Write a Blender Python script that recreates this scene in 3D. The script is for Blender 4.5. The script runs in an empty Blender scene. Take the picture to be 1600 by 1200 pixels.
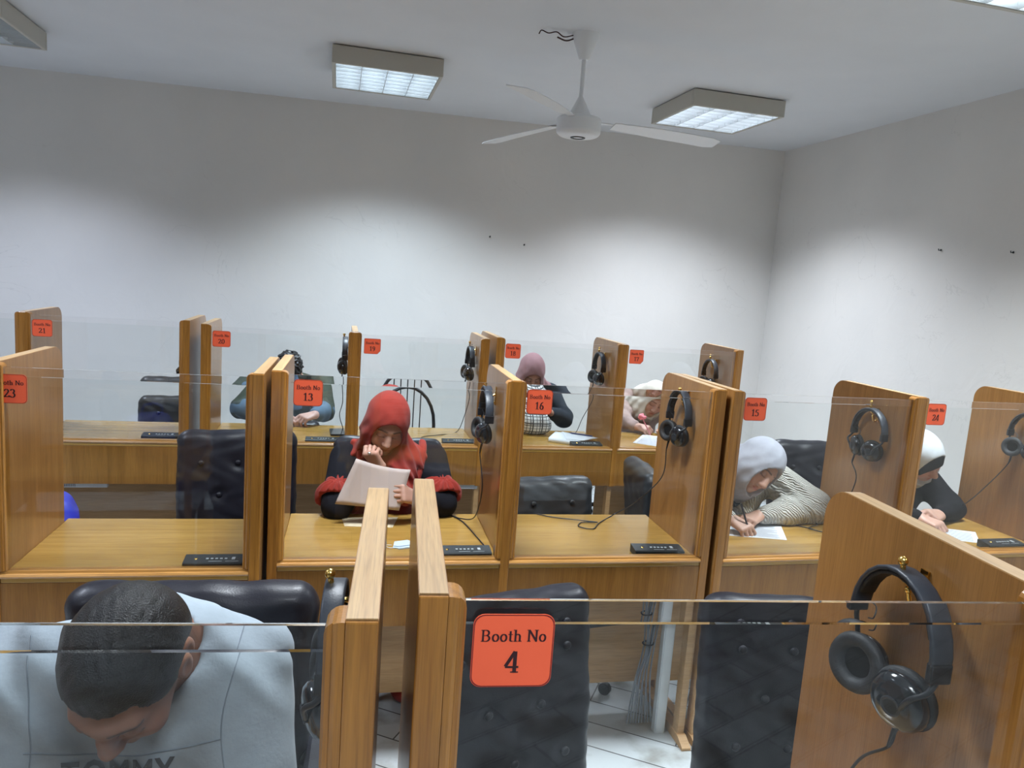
import bpy, bmesh, math, random
import numpy as np
from mathutils import Vector, Matrix
random.seed(4)
SC = bpy.context.scene
COL = SC.collection
PI = math.pi

# ------------------------------------------------------------------ camera
YAW, PITCH, ROLL, CH = -.2398, -.1406, .0725, 1.7234
def camera():
    cy, sy = math.cos(YAW), math.sin(YAW)
    f = Vector((-sy*math.cos(PITCH), cy*math.cos(PITCH), math.sin(PITCH)))
    r = Vector((cy, sy, 0)); u = r.cross(f)
    r2 = r*math.cos(ROLL)+u*math.sin(ROLL); u2 = -r*math.sin(ROLL)+u*math.cos(ROLL)
    cd = bpy.data.cameras.new('camera'); cd.sensor_width = 36; cd.lens = 1150.82/1600*36
    cd.clip_start = .02; cd.clip_end = 60
    o = bpy.data.objects.new('camera', cd); COL.objects.link(o)
    m = Matrix.Identity(4)
    for i in range(3):
        m[i][0] = r2[i]; m[i][1] = u2[i]; m[i][2] = -f[i]
    m[2][3] = CH
    o.matrix_world = m
    SC.camera = o
camera()
# ------------------------------------------------------------------ world, exposure
w = bpy.data.worlds.new('world'); SC.world = w; w.use_nodes = True
w.node_tree.nodes['Background'].inputs[0].default_value = (.55, .68, .9, 1)
w.node_tree.nodes['Background'].inputs[1].default_value = .12
vs = SC.view_settings
vs.view_transform = 'Standard'; vs.look = 'None'; vs.gamma = 1; vs.use_curve_mapping = False
vs.exposure = 0.10
SC.cycles.use_denoising = True
SC.cycles.max_bounces = 10; SC.cycles.transparent_max_bounces = 24
SC.cycles.diffuse_bounces = 5; SC.cycles.glossy_bounces = 4; SC.cycles.transmission_bounces = 8
SC.cycles.caustics_reflective = False; SC.cycles.caustics_refractive = False
SC.cycles.sample_clamp_indirect = 4

LAMP_W = 45.0         # watts of each ceiling light
LAMP_SPREAD = math.radians(126)
LAMPS = [  # x, y, lit, colour
    (-2.09, 4.93, 'half', (.70, .79, 1.0)),
    (.245, 4.95, True, (.74, .87, 1.0)),
    (2.46, 4.80, True, (.81, .885, 1.0)),
    (2.52, 2.22, True, (.85, .94, 1.0)),
    (.25, 2.20, True, (.86, .93, 1.0)),
    (-2.09, 2.20, True, (.78, .86, 1.0)),
    (2.50, -.30, True, (.88, .95, 1.0)),
    (.25, -.30, True, (.86, .93, 1.0)),
    (-2.09, -.30, True, (.80, .88, 1.0))]

# ------------------------------------------------------------------ helpers
def link(o, parent=None):
    COL.objects.link(o)
    if parent: o.parent = parent
    return o
def tag(o, label=None, cat=None, group=None, kind=None):
    if label: o['label'] = label
    if cat: o['category'] = cat
    if group: o['group'] = group
    if kind: o['kind'] = kind
    return o
def empty(name, loc, rz=0, label=None, cat=None, group=None):
    o = bpy.data.objects.new(name, None); link(o)
    o.empty_display_size = .05
    o.location = loc; o.rotation_euler = (0, 0, rz)
    return tag(o, label, cat, group)

class MB:
    def __init__(s): s.v = []; s.f = []; s.sm = []
    def add(s, vs, fs, smooth=False):
        b = len(s.v); s.v += [tuple(map(float, p)) for p in vs]
        s.f += [tuple(i+b for i in f) for f in fs]; s.sm += [smooth]*len(fs); return s
    def box(s, x0, x1, y0, y1, z0, z1):
        v = [(x, y, z) for z in (z0, z1) for y in (y0, y1) for x in (x0, x1)]
        return s.add(v, [(0,2,3,1), (4,5,7,6), (0,1,5,4), (2,6,7,3), (0,4,6,2), (1,3,7,5)])
    def drop(s, i):
        """leaves one face open"""
        del s.f[i]; del s.sm[i]; return s
    def prism(s, poly, axis, a, b, smooth=False):
        """poly: 2d points; axis = extrusion axis; remaining axes keep xyz order"""
        n = len(poly); vs = []
        for t in (a, b):
            for p in poly:
                q = list(p); q.insert(axis, t); vs.append(q)
        fs = [tuple(range(n)), tuple(range(2*n-1, n-1, -1))]
        s.add(vs, fs)
        s.add(vs, [(i, i+n, (i+1) % n+n, (i+1) % n) for i in range(n)], smooth)
        return s
    def tube(s, path, r, n=8, closed=False, flat=None):
        P = [Vector(p) for p in path]; m = len(P); R = r if isinstance(r, (list, tuple)) else [r]*m
        rings = []; up = None
        for i, p in enumerate(P):
            if closed: t = P[(i+1) % m]-P[i-1]
            else: t = P[min(i+1, m-1)]-P[max(i-1, 0)]
            t.normalize()
            if up is None:
                up = Vector((0, 0, 1)) if abs(t.z) < .9 else Vector((1, 0, 0))
                if flat is not None: up = Vector(flat)
            if flat is not None: up = Vector(flat)
            a = t.cross(up); a.normalize(); b = a.cross(t); b.normalize(); up = b
            rings.append([p+(a*math.cos(2*PI*k/n)+b*math.sin(2*PI*k/n))*R[i] for k in range(n)])
        vs = [q for rg in rings for q in rg]; fs = []
        for i in range(m if closed else m-1):
            j = (i+1) % m
            for k in range(n):
                fs.append((i*n+k, i*n+(k+1) % n, j*n+(k+1) % n, j*n+k))
        s.add(vs, fs, True)
        if not closed:
            s.add(rings[0], [tuple(range(n-1, -1, -1))]); s.add(rings[-1], [tuple(range(n))])
        return s
    def strap(s, path, wv, wd, th):
        """flat band: wv list of width directions, wd width, th thickness"""
        P = [Vector(p) for p in path]; m = len(P); vs = []; fs = []
        for i, p in enumerate(P):
            t = (P[min(i+1, m-1)]-P[max(i-1, 0)]).normalized()
            a = Vector(wv); a = (a-t*a.dot(t)).normalized(); b = t.cross(a)
            W = wd[i] if isinstance(wd, (list, tuple)) else wd
            for (i1, j1) in ((-1, -.6), (-.8, -1), (.8, -1), (1, -.6), (1, .6), (.8, 1), (-.8, 1), (-1, .6)): vs.append(p+a*i1*W/2+b*j1*th/2)
        for i in range(m-1):
            for k in range(8): fs.append((i*8+k, i*8+(k+1) % 8, (i+1)*8+(k+1) % 8, (i+1)*8+k))
        fs.append(tuple(range(7, -1, -1))); fs.append(tuple((m-1)*8+k for k in range(8)))
        return s.add(vs, fs, True)
    def lathe(s, prof, M=None, n=24, smooth=True):
        """prof: (r, z) list, around local z, transformed by M"""
        vs = []; fs = []; m = len(prof)
        for r, z in prof:
            for k in range(n):
                p = Vector((r*math.cos(2*PI*k/n), r*math.sin(2*PI*k/n), z)); vs.append(M @ p if M else p)
        for i in range(m-1):
            for k in range(n): fs.append((i*n+k, i*n+(k+1) % n, (i+1)*n+(k+1) % n, (i+1)*n+k))
        s.add(vs, fs, smooth)
        if prof[0][0] > 1e-6: s.add(vs[:n], [tuple(range(n-1, -1, -1))])
        if prof[-1][0] > 1e-6: s.add(vs[-n:], [tuple(range(n))])
        return s
    def sphere(s, c, r, n=12, sc=(1, 1, 1)):
        prof = [(max(1e-5, r*math.sin(PI*i/n)), -r*math.cos(PI*i/n)) for i in range(n+1)]
        return s.lathe(prof, Matrix.Translation(Vector(c)) @ Matrix.Diagonal((*sc, 1)), 2*n)
    def build(s, name, mat, parent=None, bevel=0, seg=2, label=None, kind=None, recalc=True):
        me = bpy.data.meshes.new(name); me.from_pydata(s.v, [], s.f); me.update()
        me.polygons.foreach_set('use_smooth', s.sm)
        if recalc:
            bm = bmesh.new(); bm.from_mesh(me); bmesh.ops.recalc_face_normals(bm, faces=bm.faces); bm.to_mesh(me); bm.free()
        me.materials.append(mat)
        o = bpy.data.objects.new(name, me); link(o, parent)
        if bevel:
            b = o.modifiers.new('bevel', 'BEVEL'); b.width = bevel; b.segments = seg; b.limit_method = 'ANGLE'; b.angle_limit = math.radians(40)
        if label: o['label'] = label
        if kind: o['kind'] = kind
        return o
def crv(pts, n=8):
    """Catmull-Rom through pts"""
    P = [Vector(p) for p in pts]; P = [P[0]*2-P[1]]+P+[P[-1]*2-P[-2]]; out = []
    for i in range(1, len(P)-2):
        for k in range(n):
            t = k/n; a, b, c, d = P[i-1], P[i], P[i+1], P[i+2]
            out.append(.5*((2*b)+(c-a)*t+(2*a-5*b+4*c-d)*t*t+(3*b-a-3*c+d)*t**3))
    out.append(P[-2]); return out
def rrect(w, h, r, n=5, cx=0, cy=0):
    out = []
    for sx, sy, a0 in ((1, 1, 0), (-1, 1, 90), (-1, -1, 180), (1, -1, 270)):
        for i in range(n+1):
            a = math.radians(a0+90*i/n); out.append((cx+sx*(w/2-r)+r*math.cos(a), cy+sy*(h/2-r)+r*math.sin(a)))
    return out

# ------------------------------------------------------------------ materials
def newmat(name):
    m = bpy.data.materials.new(name); m.use_nodes = True
    nt = m.node_tree; b = nt.nodes['Principled BSDF']; return m, nt, b
def N(nt, t, **kw):
    n = nt.nodes.new(t)
    for k, v in kw.items(): setattr(n, k, v)
    return n
def srgb(r, g, b):
    return tuple(((c/255+.055)/1.055)**2.4 if c/255 > .04045 else c/255/12.92 for c in (r, g, b))+(1,)
def simple(name, col, rough=.5, metal=0, noise=0, nscale=40, bump=0, bscale=200, spec=.5, coat=0, emit=None, sheen=0):
    m, nt, b = newmat(name)
    b.inputs['Base Color'].default_value = col; b.inputs['Roughness'].default_value = rough
    b.inputs['Metallic'].default_value = metal; b.inputs['Specular IOR Level'].default_value = spec
    b.inputs['Coat Weight'].default_value = coat; b.inputs['Sheen Weight'].default_value = sheen
    tc = N(nt, 'ShaderNodeTexCoord')
    if noise:
        n = N(nt, 'ShaderNodeTexNoise'); n.inputs['Scale'].default_value = nscale; n.inputs['Detail'].default_value = 5
        nt.links.new(tc.outputs['Object'], n.inputs['Vector'])
        mx = N(nt, 'ShaderNodeMix', data_type='RGBA', blend_type='MULTIPLY'); mx.inputs[0].default_value = 1
        mr = N(nt, 'ShaderNodeMapRange'); mr.inputs[1].default_value = .25; mr.inputs[2].default_value = .75
        mr.inputs[3].default_value = 1-noise; mr.inputs[4].default_value = 1+noise*.6
        nt.links.new(n.outputs[0], mr.inputs[0]); mx.inputs[6].default_value = col
        nt.links.new(mr.outputs[0], mx.inputs[7]); nt.links.new(mx.outputs[2], b.inputs['Base Color'])
    if bump:
        n = N(nt, 'ShaderNodeTexNoise'); n.inputs['Scale'].default_value = bscale; n.inputs['Detail'].default_value = 4
        nt.links.new(tc.outputs['Object'], n.inputs['Vector'])
        bp = N(nt, 'ShaderNodeBump'); bp.inputs['Strength'].default_value = bump; bp.inputs['Distance'].default_value = .002
        nt.links.new(n.outputs[0], bp.inputs['Height']); nt.links.new(bp.outputs[0], b.inputs['Normal'])
    if emit:
        b.inputs['Emission Color'].default_value = emit[0]; b.inputs['Emission Strength'].default_value = emit[1]
    return m
def wood(name, c1, c2, axis, rough=.28, coat=.35, scale=9.0, c3=None):
    m, nt, b = newmat(name)
    tc = N(nt, 'ShaderNodeTexCoord'); mp = N(nt, 'ShaderNodeMapping')
    s = [scale*3.5]*3; s[axis] = scale*.16; mp.inputs['Scale'].default_value = s
    oi = N(nt, 'ShaderNodeObjectInfo')
    va = N(nt, 'ShaderNodeVectorMath', operation='SCALE'); va.inputs['Scale'].default_value = 7.3
    cmb = N(nt, 'ShaderNodeCombineXYZ')
    for k in range(3): nt.links.new(oi.outputs['Random'], cmb.inputs[k])
    ad = N(nt, 'ShaderNodeVectorMath', operation='ADD')
    nt.links.new(cmb.outputs[0], va.inputs[0]); nt.links.new(tc.outputs['Object'], ad.inputs[0]); nt.links.new(va.outputs[0], ad.inputs[1])
    nt.links.new(ad.outputs[0], mp.inputs['Vector'])
    n = N(nt, 'ShaderNodeTexNoise'); n.inputs['Scale'].default_value = 1; n.inputs['Detail'].default_value = 7; n.inputs['Roughness'].default_value = .62
    n.inputs['Distortion'].default_value = .6
    nt.links.new(mp.outputs[0], n.inputs['Vector'])
    r = N(nt, 'ShaderNodeValToRGB'); r.color_ramp.elements[0].color = c1; r.color_ramp.elements[1].color = c2
    r.color_ramp.elements[0].position = .3; r.color_ramp.elements[1].position = .68
    nt.links.new(n.outputs[0], r.inputs[0])
    # fine pores
    mp2 = N(nt, 'ShaderNodeMapping'); s2 = [420]*3; s2[axis] = 14; mp2.inputs['Scale'].default_value = s2
    nt.links.new(ad.outputs[0], mp2.inputs['Vector'])
    n2 = N(nt, 'ShaderNodeTexNoise'); n2.inputs['Scale'].default_value = 1; n2.inputs['Detail'].default_value = 2
    nt.links.new(mp2.outputs[0], n2.inputs['Vector'])
    mr = N(nt, 'ShaderNodeMapRange'); mr.inputs[1].default_value = .3; mr.inputs[2].default_value = .55; mr.inputs[3].default_value = .8; mr.inputs[4].default_value = 1.03
    nt.links.new(n2.outputs[0], mr.inputs[0])
    # large blotches
    n3 = N(nt, 'ShaderNodeTexNoise'); n3.inputs['Scale'].default_value = 2.3; n3.inputs['Detail'].default_value = 2
    nt.links.new(ad.outputs[0], n3.inputs['Vector'])
    mr3 = N(nt, 'ShaderNodeMapRange'); mr3.inputs[1].default_value = .3; mr3.inputs[2].default_value = .7; mr3.inputs[3].default_value = .86; mr3.inputs[4].default_value = 1.12
    nt.links.new(n3.outputs[0], mr3.inputs[0])
    mu = N(nt, 'ShaderNodeMath', operation='MULTIPLY'); nt.links.new(mr.outputs[0], mu.inputs[0]); nt.links.new(mr3.outputs[0], mu.inputs[1])
    mx = N(nt, 'ShaderNodeMix', data_type='RGBA', blend_type='MULTIPLY'); mx.inputs[0].default_value = 1
    nt.links.new(r.outputs[0], mx.inputs[6]); nt.links.new(mu.outputs[0], mx.inputs[7]); nt.links.new(mx.outputs[2], b.inputs['Base Color'])
    b.inputs['Roughness'].default_value = rough; b.inputs['Coat Weight'].default_value = coat; b.inputs['Coat Roughness'].default_value = .12
    return m
M = {}
M['wood_v'] = wood('honey_veneer_upright', (.23, .098, .018, 1), (.33, .150, .032, 1), 2)
M['wood_h'] = wood('honey_veneer_level', (.24, .090, .015, 1), (.36, .152, .030, 1), 0)
M['panel'] = wood('veneer_side_panel', (.25, .115, .032, 1), (.345, .168, .052, 1), 2, rough=.3, coat=.3)
M['post'] = wood('solid_post_wood', (.27, .105, .014, 1), (.45, .20, .035, 1), 2, rough=.3, coat=.5, scale=16)
M['trim'] = wood('trim_wood', (.38, .17, .035, 1), (.54, .27, .07, 1), 0, rough=.3, coat=.5, scale=14)
M['desk'] = wood('desk_top_veneer', (.34, .185, .035, 1), (.49, .29, .075, 1), 0, rough=.25, coat=.45, scale=6)
M['ply'] = wood('pale_plywood', (.42, .24, .10, 1), (.52, .32, .15, 1), 0, rough=.5, coat=0)
M['edge'] = wood('lit_edge_wood', (.42, .245, .10, 1), (.56, .36, .165, 1), 1, rough=.35, coat=.3, scale=14)  # paler than the panels: light from above put into the wood colour
M['leather'] = simple('black_leather', (.009, .009, .015, 1), .42, noise=.2, nscale=12, bump=.2, bscale=260, coat=.04, spec=.35)
M['leather2'] = simple('worn_charcoal_leather', (.020, .023, .027, 1), .42, noise=.3, nscale=14, bump=.3, bscale=240, coat=.05)
M['chrome'] = simple('grey_metal', (.35, .36, .38, 1), .3, metal=1)
M['blackmetal'] = simple('black_painted_metal', (.02, .024, .03, 1), .4)
M['brass'] = simple('polished_brass', (.83, .55, .16, 1), .22, metal=1)
M['plastic'] = simple('black_plastic', (.012, .013, .017, 1), .35, bump=.1, bscale=500)
M['shell'] = simple('glossy_black_shell', (.008, .009, .013, 1), .16, coat=.4)
M['pad'] = simple('soft_black_pad', (.016, .017, .02, 1), .6, bump=.3, bscale=300)
M['band'] = simple('slate_headband', (.03, .036, .048, 1), .42, bump=.15, bscale=300)
M['box'] = simple('charcoal_box_plastic', (.022, .028, .032, 1), .45)
M['white'] = simple('white_enamel', (.80, .82, .84, 1), .35)
M['fix'] = simple('cream_fixture_metal', (.50, .48, .42, 1), .45)
M['louvre'] = simple('louvre_aluminium', (.80, .84, .86, 1), .25, metal=.6)
M['paper'] = simple('white_paper', (.80, .83, .88, 1), .8)
M['ink'] = simple('grey_print', (.25, .26, .30, 1), .8)
M['orange'] = simple('orange_sign_card', (1.0, .15, .065, 1), .45, spec=.3)
M['signtext'] = simple('black_print', (.035, .006, .01, 1), .6)
M['signborder'] = simple('dark_red_print', (.22, .012, .012, 1), .6)
M['conduit'] = simple('grey_white_conduit', (.62, .66, .68, 1), .45)
M['cable'] = simple('grey_cable', (.16, .17, .19, 1), .55)
M['blue'] = simple('blue_nylon', (.012, .025, .42, 1), .45, bump=.3, bscale=150)
M['nail'] = simple('dark_steel', (.05, .05, .05, 1), .4, metal=.8)
M['skirting'] = simple('grey_skirting', (.45, .45, .44, 1), .4)

def wall_mat():
    m, nt, b = newmat('white_painted_plaster')
    tc = N(nt, 'ShaderNodeTexCoord')
    n = N(nt, 'ShaderNodeTexNoise'); n.inputs['Scale'].default_value = 1.1; n.inputs['Detail'].default_value = 5
    nt.links.new(tc.outputs['Object'], n.inputs['Vector'])
    r = N(nt, 'ShaderNodeValToRGB'); r.color_ramp.elements[0].color = (.70, .685, .655, 1); r.color_ramp.elements[1].color = (.78, .755, .715, 1)
    r.color_ramp.elements[0].position = .3; r.color_ramp.elements[1].position = .7
    nt.links.new(n.outputs[0], r.inputs[0]); nt.links.new(r.outputs[0], b.inputs['Base Color'])
    b.inputs['Roughness'].default_value = .6
    # faint hairline cracks and scuffs in some patches of the paint
    nc = N(nt, 'ShaderNodeTexNoise'); nc.inputs['Scale'].default_value = 1.7; nc.inputs['Detail'].default_value = 6; nc.inputs['Distortion'].default_value = .8
    nt.links.new(tc.outputs['Object'], nc.inputs['Vector'])
    d1 = N(nt, 'ShaderNodeMath', operation='SUBTRACT'); nt.links.new(nc.outputs[0], d1.inputs[0]); d1.inputs[1].default_value = .5
    d2 = N(nt, 'ShaderNodeMath', operation='ABSOLUTE'); nt.links.new(d1.outputs[0], d2.inputs[0])
    d3 = N(nt, 'ShaderNodeMapRange'); d3.inputs[1].default_value = 0; d3.inputs[2].default_value = .0035; d3.inputs[3].default_value = 1; d3.inputs[4].default_value = 0
    nt.links.new(d2.outputs[0], d3.inputs[0])
    nm = N(nt, 'ShaderNodeTexNoise'); nm.inputs['Scale'].default_value = 1.3; nt.links.new(tc.outputs['Object'], nm.inputs['Vector'])
    d4 = N(nt, 'ShaderNodeMapRange'); d4.inputs[1].default_value = .52; d4.inputs[2].default_value = .62; nt.links.new(nm.outputs[0], d4.inputs[0])
    d5 = N(nt, 'ShaderNodeMath', operation='MULTIPLY'); nt.links.new(d3.outputs[0], d5.inputs[0]); nt.links.new(d4.outputs[0], d5.inputs[1])
    d6 = N(nt, 'ShaderNodeMath', operation='MULTIPLY'); nt.links.new(d5.outputs[0], d6.inputs[0]); d6.inputs[1].default_value = .16
    cx = N(nt, 'ShaderNodeMix', data_type='RGBA'); nt.links.new(d6.outputs[0], cx.inputs[0]); nt.links.new(r.outputs[0], cx.inputs[6]); cx.inputs[7].default_value = (.25, .24, .22, 1)
    nt.links.new(cx.outputs[2], b.inputs['Base Color'])
    n2 = N(nt, 'ShaderNodeTexNoise'); n2.inputs['Scale'].default_value = 5; n2.inputs['Detail'].default_value = 8; n2.inputs['Distortion'].default_value = 1.2
    nt.links.new(tc.outputs['Object'], n2.inputs['Vector'])
    bp = N(nt, 'ShaderNodeBump'); bp.inputs['Strength'].default_value = .25; bp.inputs['Distance'].default_value = .012
    nt.links.new(n2.outputs[0], bp.inputs['Height']); nt.links.new(bp.outputs[0], b.inputs['Normal'])
    return m
M['wall'] = wall_mat()
M['ceiling'] = simple('matt_ceiling_paint', (.70, .715, .735, 1), .8, noise=.03, nscale=3)
def floor_mat():
    m, nt, b = newmat('pale_marble_floor')
    tc = N(nt, 'ShaderNodeTexCoord'); mp = N(nt, 'ShaderNodeMapping'); mp.inputs['Rotation'].default_value = (0, 0, math.radians(34))
    nt.links.new(tc.outputs['Object'], mp.inputs['Vector'])
    br = N(nt, 'ShaderNodeTexBrick'); br.inputs['Scale'].default_value = 1; br.inputs['Brick Width'].default_value = .6; br.inputs['Row Height'].default_value = .15
    br.inputs['Mortar Size'].default_value = .003; br.inputs['Color1'].default_value = (.56, .60, .62, 1); br.inputs['Color2'].default_value = (.46, .49, .50, 1)
    br.inputs['Mortar'].default_value = (.12, .12, .12, 1); br.offset = .37
    nt.links.new(mp.outputs[0], br.inputs['Vector'])
    n = N(nt, 'ShaderNodeTexNoise'); n.inputs['Scale'].default_value = 4; n.inputs['Detail'].default_value = 7; nt.links.new(tc.outputs['Object'], n.inputs['Vector'])
    r = N(nt, 'ShaderNodeValToRGB'); r.color_ramp.elements[0].color = (.45, .40, .33, 1); r.color_ramp.elements[1].color = (1, 1, 1, 1)
    r.color_ramp.elements[0].position = .34; r.color_ramp.elements[1].position = .5
    nt.links.new(n.outputs[0], r.inputs[0])
    mx = N(nt, 'ShaderNodeMix', data_type='RGBA', blend_type='MULTIPLY'); mx.inputs[0].default_value = .9
    nt.links.new(br.outputs[0], mx.inputs[6]); nt.links.new(r.outputs[0], mx.inputs[7]); nt.links.new(mx.outputs[2], b.inputs['Base Color'])
    b.inputs['Roughness'].default_value = .25
    return m
M['floor'] = floor_mat()
def glass_mat(tint=(.965, .975, .97, 1)):
    """clear pane: straight-through view with a Schlick reflection on each face"""
    m = bpy.data.materials.new('clear_glass'); m.use_nodes = True; nt = m.node_tree; nt.nodes.clear()
    out = N(nt, 'ShaderNodeOutputMaterial'); mix = N(nt, 'ShaderNodeMixShader')
    tr = N(nt, 'ShaderNodeBsdfTransparent'); tr.inputs[0].default_value = tint
    gl = N(nt, 'ShaderNodeBsdfGlossy'); gl.inputs['Roughness'].default_value = .015; gl.inputs['Color'].default_value = (.95, .97, 1, 1)
    g = N(nt, 'ShaderNodeNewGeometry'); dt = N(nt, 'ShaderNodeVectorMath', operation='DOT_PRODUCT')
    nt.links.new(g.outputs['Incoming'], dt.inputs[0]); nt.links.new(g.outputs['Normal'], dt.inputs[1])
    ab = N(nt, 'ShaderNodeMath', operation='ABSOLUTE'); nt.links.new(dt.outputs['Value'], ab.inputs[0])
    om = N(nt, 'ShaderNodeMath', operation='SUBTRACT'); om.inputs[0].default_value = 1; nt.links.new(ab.outputs[0], om.inputs[1])
    pw = N(nt, 'ShaderNodeMath', operation='POWER'); nt.links.new(om.outputs[0], pw.inputs[0]); pw.inputs[1].default_value = 5
    ma = N(nt, 'ShaderNodeMath', operation='MULTIPLY_ADD'); nt.links.new(pw.outputs[0], ma.inputs[0]); ma.inputs[1].default_value = .955; ma.inputs[2].default_value = .036
    nt.links.new(ma.outputs[0], mix.inputs[0]); nt.links.new(tr.outputs[0], mix.inputs[1]); nt.links.new(gl.outputs[0], mix.inputs[2])
    nt.links.new(mix.outputs[0], out.inputs[0]); return m
M['glass'] = glass_mat()
def bevel_glass():
    m = bpy.data.materials.new('bevelled_glass'); m.use_nodes = True; nt = m.node_tree; nt.nodes.clear()
    out = N(nt, 'ShaderNodeOutputMaterial'); g = N(nt, 'ShaderNodeBsdfGlass'); g.inputs['IOR'].default_value = 1.5
    g.inputs['Color'].default_value = (1, 1, 1, 1); g.inputs['Roughness'].default_value = 0
    nt.links.new(g.outputs[0], out.inputs[0]); return m
M['bevel'] = bevel_glass()
def emis(name, col, st):
    m, nt, b = newmat(name); b.inputs['Base Color'].default_value = (.8, .8, .8, 1)
    b.inputs['Emission Color'].default_value = col; b.inputs['Emission Strength'].default_value = st; return m
def skin_mat(name, base, rough=.5):
    m, nt, b = newmat(name)
    at = N(nt, 'ShaderNodeAttribute'); at.attribute_name = 'tint'
    mx = N(nt, 'ShaderNodeMix', data_type='RGBA', blend_type='MULTIPLY'); mx.inputs[0].default_value = 1
    mx.inputs[6].default_value = base; nt.links.new(at.outputs['Color'], mx.inputs[7]); nt.links.new(mx.outputs[2], b.inputs['Base Color'])
    b.inputs['Roughness'].default_value = rough; b.inputs['Subsurface Weight'].default_value = .08; b.inputs['Subsurface Radius'].default_value = (.01, .004, .002)
    return m
def cloth(name, col, bump=.4, bscale=90, noise=.12, rough=.85): return simple(name, col, rough, noise=noise, nscale=30, bump=bump, bscale=bscale, sheen=.1 if max(col[:3]) > .2 else 0, spec=.12)
def knit_mat():
    m, nt, b = newmat('cream_cable_knit')
    tc = N(nt, 'ShaderNodeTexCoord')
    wv = N(nt, 'ShaderNodeTexWave'); wv.bands_direction = 'DIAGONAL'; wv.inputs['Scale'].default_value = 38; wv.inputs['Distortion'].default_value = 6; wv.inputs['Detail'].default_value = 2; wv.inputs['Detail Scale'].default_value = .8
    nt.links.new(tc.outputs['Object'], wv.inputs['Vector'])
    r = N(nt, 'ShaderNodeValToRGB'); r.color_ramp.elements[0].color = (.36, .35, .31, 1); r.color_ramp.elements[1].color = (.56, .54, .49, 1)
    r.color_ramp.elements[1].position = .55
    nt.links.new(wv.outputs['Fac'], r.inputs[0]); nt.links.new(r.outputs[0], b.inputs['Base Color'])
    bp = N(nt, 'ShaderNodeBump'); bp.inputs['Strength'].default_value = .9; bp.inputs['Distance'].default_value = .006
    nt.links.new(wv.outputs['Fac'], bp.inputs['Height']); nt.links.new(bp.outputs[0], b.inputs['Normal']); b.inputs['Roughness'].default_value = .9
    return m
def plaid_mat():
    m, nt, b = newmat('white_black_check_cloth')
    tc = N(nt, 'ShaderNodeTexCoord'); sp = N(nt, 'ShaderNodeSeparateXYZ'); nt.links.new(tc.outputs['Object'], sp.inputs[0])
    tot = None
    for ax, per in ((0, .062), (2, .055)):
        for off, wd in ((0, .13), (.22, .09), (.55, .06)):
            a = N(nt, 'ShaderNodeMath', operation='MULTIPLY_ADD'); a.inputs[1].default_value = 1/per; a.inputs[2].default_value = off+10
            nt.links.new(sp.outputs[ax], a.inputs[0])
            fr = N(nt, 'ShaderNodeMath', operation='FRACT'); nt.links.new(a.outputs[0], fr.inputs[0])
            lt = N(nt, 'ShaderNodeMath', operation='LESS_THAN'); lt.inputs[1].default_value = wd; nt.links.new(fr.outputs[0], lt.inputs[0])
            if tot is None: tot = lt
            else:
                s = N(nt, 'ShaderNodeMath', operation='MAXIMUM'); nt.links.new(tot.outputs[0], s.inputs[0]); nt.links.new(lt.outputs[0], s.inputs[1]); tot = s
    mx = N(nt, 'ShaderNodeMix', data_type='RGBA'); nt.links.new(tot.outputs[0], mx.inputs[0])
    mx.inputs[6].default_value = (.62, .63, .62, 1); mx.inputs[7].default_value = (.04, .045, .05, 1)
    nt.links.new(mx.outputs[2], b.inputs['Base Color']); b.inputs['Roughness'].default_value = .85; return m

# ------------------------------------------------------------------ room
def struct(name, mb, mat): return mb.build(name, mat, kind='structure')
WS = -.0691
def wy(x): return 6.218+WS*x
XL, XR, YB = -4.2, 3.76, -5.2
struct('floor', MB().prism([(XL-.1, YB-.1), (XR+.1, YB-.1), (XR+.1, wy(XR)+.1), (XL-.1, wy(XL)+.1)], 2, -.1, 0), M['floor'])
struct('ceiling', MB().prism([(XL-.1, YB-.1), (XR+.1, YB-.1), (XR+.1, wy(XR)+.1), (XL-.1, wy(XL)+.1)], 2, 3.0, 3.1), M['ceiling'])
struct('wall_back', MB().prism([(XL, wy(XL)), (XR, wy(XR)), (XR, wy(XR)+.12), (XL, wy(XL)+.12)], 2, 0, 3.0), M['wall'])
rx = .017
struct('wall_right', MB().prism([(XR-.12*0, wy(XR)), (XR+.12, wy(XR)+.1), (XR+.12-rx*8, YB), (XR-rx*8, YB)], 2, 0, 3.0), M['wall'])
struct('wall_left', MB().box(XL-.12, XL, YB, wy(XL)+.1, 0, 3.0), M['wall'])
# unseen wall behind the camera; its two windows are added for cool fill light
fw = MB()
fw.box(XL, XR, YB-.12, YB, 0, 1.0).box(XL, XR, YB-.12, YB, 2.3, 3.0)
for a, b in ((XL, -3.3), (-1.7, .7), (2.3, XR)): fw.box(a, b, YB-.12, YB, 1.0, 2.3)
struct('wall_front', fw, M['wall'])
for i, (a, b) in enumerate(((-3.3, -1.7), (.7, 2.3))):
    w_ = MB()
    w_.box(a, b, YB-.10, YB-.04, 1.0, 1.05).box(a, b, YB-.10, YB-.04, 2.25, 2.3)
    for x in (a, (a+b)/2-.025, b-.05): w_.box(x, x+.05, YB-.10, YB-.04, 1.05, 2.25)
    wo = struct('fill_window_%d' % (i+1), w_, M['white'])
    MB().box(a+.05, b-.05, YB-.075, YB-.069, 1.05, 2.25).build('fill_window_pane', M['glass'], wo)
struct('baseboard_back', MB().prism([(XL, wy(XL)-.012), (XR, wy(XR)-.012), (XR, wy(XR)), (XL, wy(XL))], 2, 0, .1), M['skirting'])

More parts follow.
